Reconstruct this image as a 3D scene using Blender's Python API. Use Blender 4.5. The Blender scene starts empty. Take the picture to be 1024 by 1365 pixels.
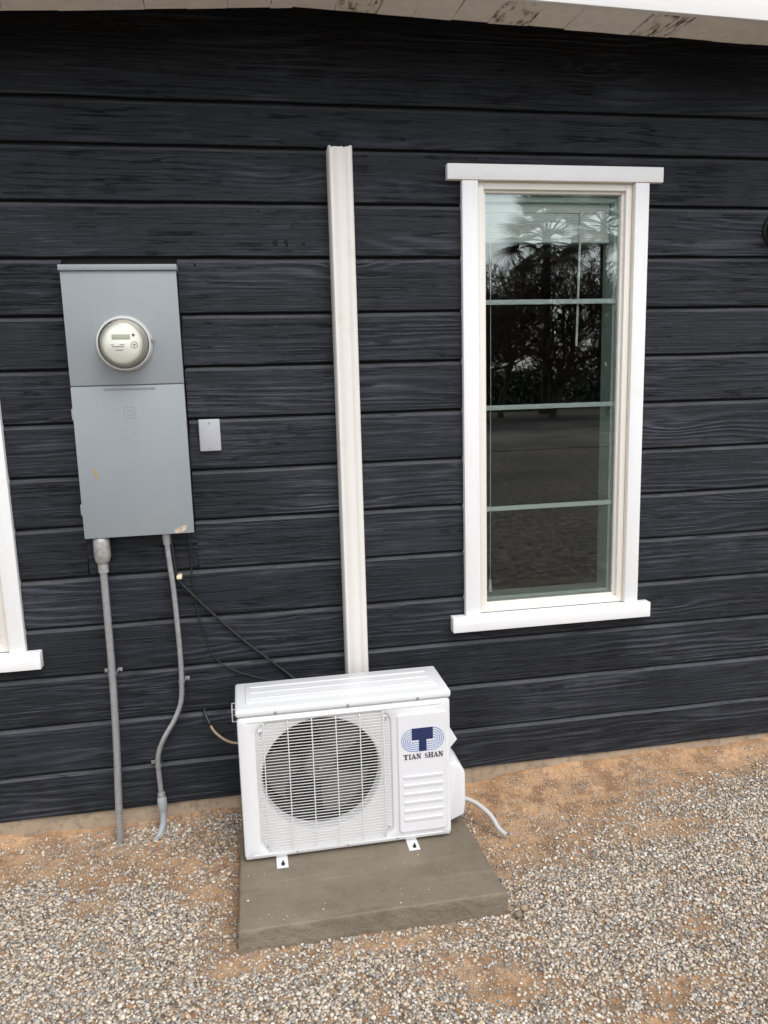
import bpy, bmesh, math, random
import numpy as np
from mathutils import Vector, Matrix, noise as mnoise

random.seed(7); rng = np.random.default_rng(7)
sc = bpy.context.scene
COL = sc.collection
R = math.radians

# ------------------------------------------------------------------ camera
cam_d = bpy.data.cameras.new('camera'); cam = bpy.data.objects.new('camera', cam_d); COL.objects.link(cam)
cam_d.sensor_fit = 'VERTICAL'; cam_d.sensor_height = 36.0; cam_d.sensor_width = 27.0
cam_d.lens = 1053.93 / 1365 * 36.0
cam_d.clip_start = 0.02; cam_d.clip_end = 2000
right = Vector((0.98308021, -0.18120152, -0.02681987)); fwd = Vector((0.17391868, 0.96929676, -0.17382772)); up = Vector((0.05749426, 0.16622212, 0.9844108))
M4 = Matrix.Identity(4)
for i in range(3):
    M4[i][0] = right[i]; M4[i][1] = up[i]; M4[i][2] = -fwd[i]
M4.translation = Vector((0, -2.7005, 1.58))
cam.matrix_world = M4
sc.camera = cam

# ------------------------------------------------------------------ sky, sun, exposure (bright overcast)
SUN_EL, SUN_AZ = 54.0, 160.0          # azimuth: degrees from +Y (into the house) clockwise; ~205 = behind the photographer
w = bpy.data.worlds.new('World'); sc.world = w; w.use_nodes = True
nt = w.node_tree; nt.nodes.clear()
sky = nt.nodes.new('ShaderNodeTexSky'); sky.sky_type = 'NISHITA'; sky.sun_disc = False
sky.sun_elevation = R(SUN_EL); sky.sun_rotation = R(SUN_AZ); sky.dust_density = 1.5; sky.air_density = 1.0; sky.ozone_density = 1.0
hs = nt.nodes.new('ShaderNodeHueSaturation'); hs.inputs['Saturation'].default_value = 0.28
bg = nt.nodes.new('ShaderNodeBackground'); bg.inputs['Strength'].default_value = 0.15
wo = nt.nodes.new('ShaderNodeOutputWorld')
nt.links.new(sky.outputs[0], hs.inputs['Color']); nt.links.new(hs.outputs[0], bg.inputs['Color']); nt.links.new(bg.outputs[0], wo.inputs[0])
sd = bpy.data.lights.new('sun', 'SUN'); so = bpy.data.objects.new('sun', sd); COL.objects.link(so)
sd.energy = 0.8; sd.angle = R(40); sd.color = (1.0, 0.99, 0.975)
az, el = R(SUN_AZ), R(SUN_EL)
tosun = Vector((math.sin(az) * math.cos(el), math.cos(az) * math.cos(el), math.sin(el)))
so.rotation_euler = tosun.to_track_quat('Z', 'Y').to_euler(); so.location = tosun * 30
vs = sc.view_settings
vs.view_transform = 'Standard'; vs.look = 'None'; vs.exposure = 0.98; vs.gamma = 1.0; vs.use_curve_mapping = False

# ------------------------------------------------------------------ helpers
def mat(name):
    m = bpy.data.materials.new(name); m.use_nodes = True
    t = m.node_tree; p = t.nodes['Principled BSDF']
    return m, t, p
def nd(t, typ, props=None, **ins):
    n = t.nodes.new(typ)
    for k, v in (props or {}).items(): setattr(n, k, v)
    for k, v in ins.items():
        key = int(k[1:]) if k[0] == 'i' and k[1:].isdigit() else k.replace('_', ' ')
        s = n.inputs[key]
        if isinstance(v, bpy.types.NodeSocket): t.links.new(v, s)
        else: s.default_value = v
    return n
def math_(t, op, a, b=0.0, c=None):
    n = t.nodes.new('ShaderNodeMath'); n.operation = op
    for i, v in enumerate((a, b) if c is None else (a, b, c)):
        if isinstance(v, bpy.types.NodeSocket): t.links.new(v, n.inputs[i])
        else: n.inputs[i].default_value = v
    return n.outputs[0]
def ramp(t, fac, stops):
    n = t.nodes.new('ShaderNodeValToRGB'); t.links.new(fac, n.inputs[0])
    cr = n.color_ramp
    while len(cr.elements) < len(stops): cr.elements.new(0.5)
    for e, (pos, col) in zip(cr.elements, stops):
        e.position = pos; e.color = (*col, 1) if not isinstance(col, (int, float)) else (col, col, col, 1)
    return n.outputs[0]
def mixc(t, fac, a, b, mode='MIX'):
    n = t.nodes.new('ShaderNodeMix'); n.data_type = 'RGBA'; n.blend_type = mode
    for s, v in ((n.inputs[0], fac), (n.inputs[6], a), (n.inputs[7], b)):
        if isinstance(v, bpy.types.NodeSocket): t.links.new(v, s)
        elif isinstance(v, (int, float)): s.default_value = v
        else: s.default_value = (*v, 1)
    return n.outputs[2]
def coords(t, scale=(1, 1, 1), rand=True, space='Object'):
    tc = t.nodes.new('ShaderNodeTexCoord'); v = tc.outputs[space]
    if rand:
        oi = t.nodes.new('ShaderNodeObjectInfo')
        cx = nd(t, 'ShaderNodeCombineXYZ')
        for i, k in enumerate((37.1, 11.7, 53.3)): t.links.new(math_(t, 'MULTIPLY', oi.outputs['Random'], k), cx.inputs[i])
        a = nd(t, 'ShaderNodeVectorMath', {'operation': 'ADD'}); t.links.new(v, a.inputs[0]); t.links.new(cx.outputs[0], a.inputs[1]); v = a.outputs[0]
    mp = nd(t, 'ShaderNodeMapping'); t.links.new(v, mp.inputs[0]); mp.inputs['Scale'].default_value = scale
    return mp.outputs[0]
def noise_(t, vec, scale, detail=4, rough=0.55):
    return nd(t, 'ShaderNodeTexNoise', Vector=vec, Scale=scale, Detail=detail, Roughness=rough).outputs[0]
def bump_(t, p, h, strength=0.3, dist=0.002):
    b = nd(t, 'ShaderNodeBump', Height=h, Strength=strength, Distance=dist); t.links.new(b.outputs[0], p.inputs['Normal'])

def simple(name, col, rough=0.5, metal=0.0, var=0.08, vscale=25.0, bump=0.08, bscale=220.0, dirt=None, spec=0.5):
    """painted / moulded surface with a little mottling and fine relief"""
    m, t, p = mat(name)
    v = coords(t)
    n = noise_(t, v, vscale, 5)
    c = mixc(t, n, tuple(x * (1 - var) for x in col), tuple(min(1, x * (1 + var)) for x in col))
    if dirt:
        dn = ramp(t, noise_(t, v, dirt[1], 6, 0.65), [(dirt[2], 0.0), (dirt[2] + 0.12, 1.0)])
        c = mixc(t, math_(t, 'MULTIPLY', dn, dirt[3]), c, dirt[0])
    t.links.new(c, p.inputs['Base Color'])
    t.links.new(math_(t, 'MULTIPLY_ADD', n, 0.16, rough - 0.08), p.inputs['Roughness'])
    p.inputs['Metallic'].default_value = metal; p.inputs['Specular IOR Level'].default_value = spec
    if bump: bump_(t, p, noise_(t, v, bscale, 3), bump, 0.001)
    return m

def siding_mat():
    m, t, p = mat('charcoal_stained_wood')
    v = coords(t)
    oi = t.nodes.new('ShaderNodeObjectInfo')
    sx = nd(t, 'ShaderNodeSeparateXYZ', Vector=v)
    mp = nd(t, 'ShaderNodeMapping', Vector=v); mp.inputs['Scale'].default_value = (0.75, 1, 7.0)
    n1 = noise_(t, mp.outputs[0], 1.2, 2, 0.5)
    mpk = nd(t, 'ShaderNodeMapping', Vector=v); mpk.inputs['Scale'].default_value = (1.5, 0.01, 5.0)
    vor = nd(t, 'ShaderNodeTexVoronoi', {'feature': 'F1'}, Vector=mpk.outputs[0], Scale=1.0, Randomness=1.0).outputs['Distance']
    knot = math_(t, 'POWER', 2.718, math_(t, 'MULTIPLY', vor, -7.0))
    ph = math_(t, 'ADD', math_(t, 'MULTIPLY', sx.outputs[2], 210.0), math_(t, 'MULTIPLY', n1, 46.0))
    ph = math_(t, 'ADD', ph, math_(t, 'MULTIPLY', knot, 22.0))
    band = math_(t, 'MULTIPLY_ADD', math_(t, 'SINE', ph), 0.5, 0.5)
    band = math_(t, 'POWER', band, 1.6)
    mpa = nd(t, 'ShaderNodeMapping', Vector=v); mpa.inputs['Scale'].default_value = (0.8, 1, 8.0)
    amp = ramp(t, noise_(t, mpa.outputs[0], 1.5, 3), [(0.42, 0.02), (0.64, 1.0)])
    mpf = nd(t, 'ShaderNodeMapping', Vector=v); mpf.inputs['Scale'].default_value = (1.6, 40, 105.0)
    fib = noise_(t, mpf.outputs[0], 1.0, 6, 0.72)
    mpg = nd(t, 'ShaderNodeMapping', Vector=v); mpg.inputs['Scale'].default_value = (7.0, 40, 240.0)
    fib2 = noise_(t, mpg.outputs[0], 1.0, 4, 0.65)
    h = math_(t, 'ADD', math_(t, 'MULTIPLY', math_(t, 'MULTIPLY', band, amp), 0.55), math_(t, 'ADD', math_(t, 'MULTIPLY', fib, 1.1), math_(t, 'MULTIPLY', fib2, 0.5)))
    low = noise_(t, v, 2.6, 5, 0.6)
    base = mixc(t, oi.outputs['Random'], (0.0080, 0.0094, 0.0128), (0.0130, 0.0150, 0.0200))
    worn = ramp(t, math_(t, 'MULTIPLY', h, 0.5), [(0.40, 0.0), (0.66, 1.0)])
    c = mixc(t, math_(t, 'MULTIPLY', worn, ramp(t, low, [(0.36, 0.12), (0.64, 1.0)])), base, (0.048, 0.054, 0.069))
    dust = ramp(t, noise_(t, v, 6.0, 6, 0.7), [(0.55, 0.0), (0.8, 0.35)])
    c = mixc(t, dust, c, (0.032, 0.033, 0.038))
    deep = math_(t, 'MAXIMUM', ramp(t, h, [(0.50, 1.0), (0.72, 0.0)]), ramp(t, knot, [(0.62, 0.0), (0.8, 1.0)]))
    c = mixc(t, math_(t, 'MULTIPLY', deep, 0.75), c, (0.004, 0.004, 0.005))
    mpc = nd(t, 'ShaderNodeMapping', Vector=v); mpc.inputs['Scale'].default_value = (1.1, 30, 34.0)
    cn = noise_(t, mpc.outputs[0], 1.0, 4, 0.6)
    crack = math_(t, 'MULTIPLY', ramp(t, math_(t, 'ABSOLUTE', math_(t, 'SUBTRACT', cn, 0.5)), [(0.004, 1.0), (0.016, 0.0)]), ramp(t, noise_(t, v, 4.0, 4, 0.6), [(0.45, 0.0), (0.58, 1.0)]))
    c = mixc(t, math_(t, 'MULTIPLY', crack, 0.85), c, (0.003, 0.003, 0.004))
    h = math_(t, 'SUBTRACT', h, math_(t, 'MULTIPLY', crack, 0.8))
    scuff = ramp(t, fib2, [(0.55, 0.0), (0.68, 0.85)])
    c = mixc(t, math_(t, 'MULTIPLY', scuff, ramp(t, low, [(0.45, 0.0), (0.62, 1.0)])), c, (0.070, 0.075, 0.088))
    # upper edge of every board mixed to a paler, mottled grey where it faces up
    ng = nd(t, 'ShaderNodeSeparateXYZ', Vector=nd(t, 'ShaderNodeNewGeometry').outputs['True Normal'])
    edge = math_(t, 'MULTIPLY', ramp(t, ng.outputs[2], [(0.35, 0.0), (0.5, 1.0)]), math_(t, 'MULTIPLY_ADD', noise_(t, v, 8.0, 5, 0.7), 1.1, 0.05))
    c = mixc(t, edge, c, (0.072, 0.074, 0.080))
    t.links.new(c, p.inputs['Base Color'])
    t.links.new(math_(t, 'MULTIPLY_ADD', fib, 0.22, 0.36), p.inputs['Roughness'])
    p.inputs['Specular IOR Level'].default_value = 0.27
    bump_(t, p, h, 0.9, 0.005)
    return m

def white_trim_mat(name, col, grain_axis):
    m, t, p = mat(name)
    v = coords(t)
    mp = nd(t, 'ShaderNodeMapping', Vector=v)
    mp.inputs['Scale'].default_value = (5, 60, 150) if grain_axis == 'x' else (150, 60, 5)
    f = noise_(t, mp.outputs[0], 1.0, 4, 0.6)
    n = noise_(t, v, 9.0, 5)
    c = mixc(t, n, tuple(x * 0.95 for x in col), col)
    stain = ramp(t, noise_(t, v, 17.0, 6, 0.7), [(0.6, 0.0), (0.78, 0.35)])
    c = mixc(t, stain, c, (0.62, 0.55, 0.44))
    c = mixc(t, ramp(t, f, [(0.3, 0.35), (0.42, 0.0)]), c, (0.6, 0.57, 0.53))
    t.links.new(c, p.inputs['Base Color']); p.inputs['Roughness'].default_value = 0.5
    bump_(t, p, f, 0.35, 0.0015)
    return m

def concrete_mat():
    m, t, p = mat('trowelled_concrete')
    v = coords(t, rand=False)
    n = noise_(t, v, 5.0, 7, 0.65); n2 = noise_(t, v, 60.0, 5, 0.7); n3 = noise_(t, v, 350.0, 3, 0.6)
    c = mixc(t, ramp(t, n, [(0.32, 0.0), (0.68, 1.0)]), (0.150, 0.120, 0.082), (0.210, 0.173, 0.124))
    c = mixc(t, math_(t, 'MULTIPLY', ramp(t, n2, [(0.33, 1.0), (0.47, 0.0)]), 0.3), c, (0.072, 0.060, 0.044))
    c = mixc(t, math_(t, 'MULTIPLY', ramp(t, n3, [(0.62, 0.0), (0.7, 1.0)]), 0.35), c, (0.30, 0.27, 0.22))
    mt_ = nd(t, 'ShaderNodeMapping', Vector=v); mt_.inputs['Scale'].default_value = (2.5, 26, 26); mt_.inputs['Rotation'].default_value = (0, 0, 0.35)
    tw_ = noise_(t, mt_.outputs[0], 1.0, 4, 0.6)
    c = mixc(t, math_(t, 'MULTIPLY', ramp(t, tw_, [(0.55, 0.0), (0.68, 1.0)]), 0.3), c, (0.29, 0.25, 0.19))
    c = mixc(t, math_(t, 'MULTIPLY', ramp(t, noise_(t, v, 2.2, 4, 0.6), [(0.52, 0.0), (0.66, 1.0)]), 0.35), c, (0.085, 0.070, 0.048))
    t.links.new(c, p.inputs['Base Color']); p.inputs['Roughness'].default_value = 0.75
    g = nd(t, 'ShaderNodeNewGeometry'); sz = nd(t, 'ShaderNodeSeparateXYZ', Vector=g.outputs['Normal'])
    side = math_(t, 'SUBTRACT', 1.0, math_(t, 'ABSOLUTE', sz.outputs[2]))
    hh = math_(t, 'ADD', math_(t, 'MULTIPLY', n2, math_(t, 'MULTIPLY_ADD', side, 1.6, 0.35)), math_(t, 'MULTIPLY', n3, 0.25))
    bump_(t, p, hh, 0.7, 0.006)
    return m

def ground_mat():
    m, t, p = mat('sand_and_grit')
    v = coords(t, rand=False)
    a = nd(t, 'ShaderNodeAttribute', {'attribute_name': 'gravel'}).outputs['Fac']
    n = noise_(t, v, 3.0, 7, 0.65); n2 = noise_(t, v, 45.0, 6, 0.7); n3 = noise_(t, v, 420.0, 3, 0.6)
    n4 = noise_(t, v, 11.0, 6, 0.7)
    sand = mixc(t, ramp(t, n, [(0.3, 0.0), (0.7, 1.0)]), (0.37, 0.212, 0.108), (0.55, 0.345, 0.190))
    sand = mixc(t, math_(t, 'MULTIPLY', ramp(t, n4, [(0.42, 1.0), (0.54, 0.0)]), 0.75), sand, (0.21, 0.112, 0.056))
    sand = mixc(t, math_(t, 'MULTIPLY', ramp(t, n2, [(0.38, 1.0), (0.55, 0.0)]), 0.5), sand, (0.21, 0.115, 0.06))
    sand = mixc(t, math_(t, 'MULTIPLY', ramp(t, n3, [(0.55, 0.0), (0.7, 1.0)]), 0.5), sand, (0.56, 0.41, 0.27))
    vo = nd(t, 'ShaderNodeTexVoronoi', Vector=v, Scale=95.0)
    sep = nd(t, 'ShaderNodeSeparateColor', Color=vo.outputs['Color'])
    grit = ramp(t, sep.outputs[0], [(0.0, (0.10, 0.10, 0.105)), (0.3, (0.2, 0.18, 0.155)), (0.6, (0.33, 0.28, 0.21)), (1.0, (0.5, 0.46, 0.39))])
    grit = mixc(t, ramp(t, vo.outputs['Distance'], [(0.25, 0.0), (0.75, 0.8)]), grit, (0.12, 0.08, 0.05))
    c = mixc(t, math_(t, 'MULTIPLY', a, math_(t, 'GREATER_THAN', sep.outputs[1], 0.3)), sand, grit)
    # the open yard away from the house: darker, patchy gravel and soil, the stones' self-shadowing painted in as dark noise
    g = nd(t, 'ShaderNodeNewGeometry'); sp = nd(t, 'ShaderNodeSeparateXYZ', Vector=g.outputs['Position'])
    yard = math_(t, 'MULTIPLY', nd(t, 'ShaderNodeMapRange', Value=sp.outputs[1], i1=-1.6, i2=-3.0, i3=0.0, i4=1.0).outputs[0], 1.0)
    m1 = noise_(t, v, 0.55, 8, 0.72); m2 = noise_(t, v, 10.0, 6, 0.8); m3 = noise_(t, v, 16.0, 3, 0.7)
    yc = mixc(t, ramp(t, m1, [(0.36, 0.0), (0.62, 1.0)]), (0.055, 0.051, 0.047), (0.20, 0.175, 0.148))
    yc = mixc(t, ramp(t, m2, [(0.44, 0.95), (0.54, 0.0)]), yc, (0.012, 0.011, 0.010))
    yc = mixc(t, ramp(t, m3, [(0.58, 0.0), (0.66, 0.9)]), yc, (0.42, 0.37, 0.30))
    yc = mixc(t, math_(t, 'MULTIPLY', sep.outputs[0], 0.3), yc, (0.30, 0.26, 0.21))
    c = mixc(t, yard, c, yc)
    t.links.new(c, p.inputs['Base Color']); p.inputs['Roughness'].default_value = 0.95; p.inputs['Specular IOR Level'].default_value = 0.2
    hh = math_(t, 'ADD', math_(t, 'MULTIPLY', n2, 1.0), math_(t, 'ADD', math_(t, 'MULTIPLY', n3, 0.3), math_(t, 'MULTIPLY', math_(t, 'MULTIPLY', vo.outputs['Distance'], a), -1.0)))
    bump_(t, p, hh, 0.6, 0.008)
    return m

def stone_mat(name='crushed_gravel'):
    m, t, p = mat(name)
    g = nd(t, 'ShaderNodeNewGeometry'); r = g.outputs['Random Per Island']
    c = ramp(t, r, [(0.0, (0.10, 0.105, 0.115)), (0.13, (0.25, 0.25, 0.255)), (0.27, (0.21, 0.16, 0.115)), (0.42, (0.48, 0.43, 0.36)), (0.56, (0.52, 0.385, 0.25)),
                    (0.7, (0.68, 0.61, 0.50)), (0.82, (0.36, 0.355, 0.35)), (0.92, (0.78, 0.73, 0.64)), (1.0, (0.55, 0.41, 0.30))])
    v = coords(t, rand=False)
    n = noise_(t, v, 260.0, 4, 0.65)
    c = mixc(t, math_(t, 'MULTIPLY', n, 0.55), c, (0.45, 0.375, 0.285))
    t.links.new(c, p.inputs['Base Color']); p.inputs['Roughness'].default_value = 0.85; p.inputs['Specular IOR Level'].default_value = 0.3
    bump_(t, p, n, 0.4, 0.0015)
    return m

def panel_mat():
    m, t, p = mat('grey_enamel')
    v = coords(t, rand=False)
    n = noise_(t, v, 4.0, 5); n2 = noise_(t, v, 40.0, 5, 0.7)
    c = mixc(t, n, (0.220, 0.246, 0.260), (0.280, 0.300, 0.310))
    c = mixc(t, ramp(t, n2, [(0.64, 0.0), (0.75, 0.3)]), c, (0.3, 0.32, 0.32))
    mp = nd(t, 'ShaderNodeMapping', Vector=v); mp.inputs['Scale'].default_value = (26, 26, 2.2)
    c = mixc(t, ramp(t, noise_(t, mp.outputs[0], 1.0, 5, 0.65), [(0.52, 0.0), (0.72, 0.22)]), c, (0.33, 0.335, 0.325))
    c = mixc(t, ramp(t, noise_(t, v, 14.0, 6, 0.75), [(0.62, 0.0), (0.72, 0.35)]), c, (0.17, 0.18, 0.18))
    t.links.new(c, p.inputs['Base Color']); t.links.new(math_(t, 'MULTIPLY_ADD', n2, 0.2, 0.36), p.inputs['Roughness'])
    bump_(t, p, noise_(t, v, 150.0, 3), 0.06, 0.001)
    return m

def glass_mat(name, tint, ior, extra=0.0):
    m = bpy.data.materials.new(name); m.use_nodes = True; t = m.node_tree; t.nodes.clear()
    o = t.nodes.new('ShaderNodeOutputMaterial')
    tr = nd(t, 'ShaderNodeBsdfTransparent', Color=(*tint, 1)); gl = nd(t, 'ShaderNodeBsdfGlossy', Roughness=0.0, Color=(0.95, 1, 0.98, 1))
    fr = nd(t, 'ShaderNodeFresnel', IOR=ior).outputs[0]
    if extra: fr = math_(t, 'ADD', fr, extra)
    mx = t.nodes.new('ShaderNodeMixShader'); t.links.new(fr, mx.inputs[0]); t.links.new(tr.outputs[0], mx.inputs[1]); t.links.new(gl.outputs[0], mx.inputs[2])
    t.links.new(mx.outputs[0], o.inputs[0])
    return m

def worn_board_mat():
    m, t, p = mat('peeling_rough_board')
    v = coords(t); mp = nd(t, 'ShaderNodeMapping', Vector=v); mp.inputs['Scale'].default_value = (75, 14, 14); mp.inputs['Rotation'].default_value = (0, 0, 0.15)
    n = noise_(t, mp.outputs[0], 1.0, 5, 0.65); n2 = noise_(t, v, 14.0, 3)
    k = math_(t, 'MULTIPLY', ramp(t, n, [(0.44, 0.0), (0.56, 1.0)]), ramp(t, n2, [(0.42, 0.0), (0.58, 1.0)]))
    c = mixc(t, n2, (0.78, 0.73, 0.65), (0.86, 0.82, 0.76)); c = mixc(t, k, c, (0.07, 0.055, 0.05))
    t.links.new(c, p.inputs['Base Color']); p.inputs['Roughness'].default_value = 0.85
    bump_(t, p, n, 0.6, 0.002); return m

MT = {
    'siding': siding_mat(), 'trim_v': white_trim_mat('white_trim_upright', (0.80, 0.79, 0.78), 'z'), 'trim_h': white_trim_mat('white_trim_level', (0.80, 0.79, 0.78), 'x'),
    'vinyl': simple('cream_vinyl', (0.74, 0.70, 0.635), 0.4, var=0.03), 'caulk': simple('old_caulk', (0.66, 0.58, 0.45), 0.7, var=0.2, bump=0.4, bscale=120),
    'muntin': simple('pale_green_muntin', (0.84, 0.89, 0.86), 0.45, var=0.02), 'blind': simple('white_blind', (0.86, 0.86, 0.83), 0.5, var=0.03),
    'jamb': simple('pale_green_jamb', (0.66, 0.75, 0.70), 0.45, var=0.02), 'glass': glass_mat('window_glass', (0.95, 0.972, 0.96), 1.62, 0.04), 'dome': glass_mat('meter_glass', (0.95, 0.95, 0.93), 1.5),
    'concrete': concrete_mat(), 'footing': simple('weathered_footing', (0.33, 0.25, 0.17), 0.9, var=0.3, vscale=14, bump=0.9, bscale=70, dirt=((0.16, 0.13, 0.1), 30, 0.5, 0.6)),
    'ground': ground_mat(), 'stone': stone_mat(), 'panel': panel_mat(),
    'ac': simple('white_appliance_paint', (0.68, 0.675, 0.67), 0.34, var=0.02, vscale=6, bump=0.05, bscale=400, dirt=((0.5, 0.46, 0.4), 40, 0.68, 0.35)),
    'acp': simple('white_moulded_plastic', (0.67, 0.662, 0.665), 0.4, var=0.02, bump=0.05, bscale=300),
    'wire': simple('white_coated_wire', (0.66, 0.645, 0.63), 0.4, var=0.03, bump=0),
    'fan': simple('grey_beige_fan_plastic', (0.105, 0.094, 0.078), 0.45, var=0.1, bump=0.05), 'dark': simple('dark_interior', (0.045, 0.045, 0.045), 0.6, var=0.2),
    'coil': simple('dusty_coil_fins', (0.055, 0.055, 0.055), 0.5, metal=0.3, var=0.3),
    'navy': simple('navy_print', (0.012, 0.022, 0.085), 0.5, var=0.05, bump=0), 'blue': simple('blue_line_print', (0.10, 0.19, 0.46), 0.5, var=0.05, bump=0),
    'black_ink': simple('dark_ink', (0.02, 0.022, 0.04), 0.5, var=0.05, bump=0),
    'pvc': simple('ivory_pvc', (0.69, 0.655, 0.61), 0.38, var=0.03, vscale=8, bump=0.03, dirt=((0.55, 0.47, 0.37), 9, 0.58, 0.35)),
    'steel': simple('galvanised_steel', (0.40, 0.405, 0.41), 0.38, metal=0.6, var=0.25, vscale=60, bump=0.15, bscale=300, dirt=((0.2, 0.195, 0.185), 50, 0.58, 0.6)),
    'pewter': simple('cast_zinc', (0.40, 0.39, 0.375), 0.55, metal=0.5, var=0.25, vscale=50, bump=0.4, bscale=180, dirt=((0.22, 0.2, 0.17), 60, 0.5, 0.7)),
    'greypvc': simple('grey_plastic_conduit', (0.30, 0.32, 0.325), 0.5, var=0.12, bump=0.1),
    'cable': simple('black_cable_jacket', (0.012, 0.012, 0.012), 0.45, var=0.1, bump=0.05), 'beige': simple('beige_cable_jacket', (0.36, 0.27, 0.17), 0.55, var=0.1, bump=0.05),
    'clip': simple('cream_clip', (0.66, 0.58, 0.40), 0.5, var=0.1), 'plate': simple('pale_grey_plate', (0.38, 0.38, 0.405), 0.45, var=0.05, bump=0.08),
    'hose': simple('pale_grey_hose', (0.46, 0.44, 0.42), 0.5, var=0.06), 'meter_face': simple('cream_meter_face', (0.88, 0.86, 0.79), 0.5, var=0.02, bump=0),
    'ringmetal': simple('satin_ring_metal', (0.60, 0.595, 0.57), 0.35, metal=0.25, var=0.08, bump=0.05), 'meter_body': simple('beige_meter_body', (0.68, 0.64, 0.57), 0.5, var=0.08, bump=0), 'lcd': simple('lcd_display', (0.36, 0.37, 0.27), 0.3, var=0.03, bump=0), 'grey_ink': simple('grey_print', (0.25, 0.24, 0.23), 0.5, var=0.05, bump=0),
    'rust': simple('flaking_paint_and_rust', (0.52, 0.43, 0.36), 0.85, var=0.4, vscale=130, bump=0.8, bscale=220, dirt=((0.2, 0.1, 0.05), 110, 0.52, 0.8)),
    'ochre': simple('ochre_scrape', (0.36, 0.26, 0.09), 0.7, var=0.25, vscale=150, bump=0.3),
    'screw': simple('zinc_screw', (0.45, 0.43, 0.40), 0.4, metal=0.8, var=0.2), 'hole': simple('shadowed_hole', (0.004, 0.004, 0.004), 0.9, bump=0),
    'sheath': simple('weathered_sheathing', (0.008, 0.007, 0.007), 0.9, var=0.5, vscale=30, bump=0.6, bscale=90, dirt=((0.12, 0.055, 0.03), 35, 0.64, 0.6)),
    'fascia': white_trim_mat('white_fascia_paint', (0.82, 0.81, 0.79), 'x'),
    'soffit': simple('cream_rough_board', (0.86, 0.82, 0.76), 0.8, var=0.16, vscale=30, bump=0.5, bscale=120, dirt=((0.06, 0.05, 0.045), 55, 0.66, 0.8)),
    'soffit_worn': worn_board_mat(),
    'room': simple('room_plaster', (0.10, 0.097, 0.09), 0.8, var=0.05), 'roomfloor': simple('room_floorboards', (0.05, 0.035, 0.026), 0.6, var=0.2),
    'blackmetal': simple('black_powder_coat', (0.012, 0.012, 0.013), 0.4, var=0.1), 'roof': simple('grey_roofing', (0.10, 0.095, 0.09), 0.9, var=0.3, bump=0.6, bscale=120),
    'bark': simple('grey_brown_bark', (0.075, 0.058, 0.044), 0.9, var=0.35, vscale=20, bump=0.6, bscale=60), 'frond': simple('palm_leaf', (0.055, 0.085, 0.035), 0.55, var=0.3, vscale=4, bump=0),
    'dryfrond': simple('dry_palm_leaf', (0.17, 0.12, 0.07), 0.8, var=0.3, vscale=4, bump=0), 'shrub': simple('dusty_shrub_leaf', (0.055, 0.068, 0.035), 0.7, var=0.4, vscale=3, bump=0),
    'road': simple('packed_dirt_road', (0.17, 0.155, 0.135), 0.95, var=0.45, vscale=0.9, bump=0.5, bscale=40, dirt=((0.07, 0.055, 0.045), 0.5, 0.45, 0.8)),
}

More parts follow.
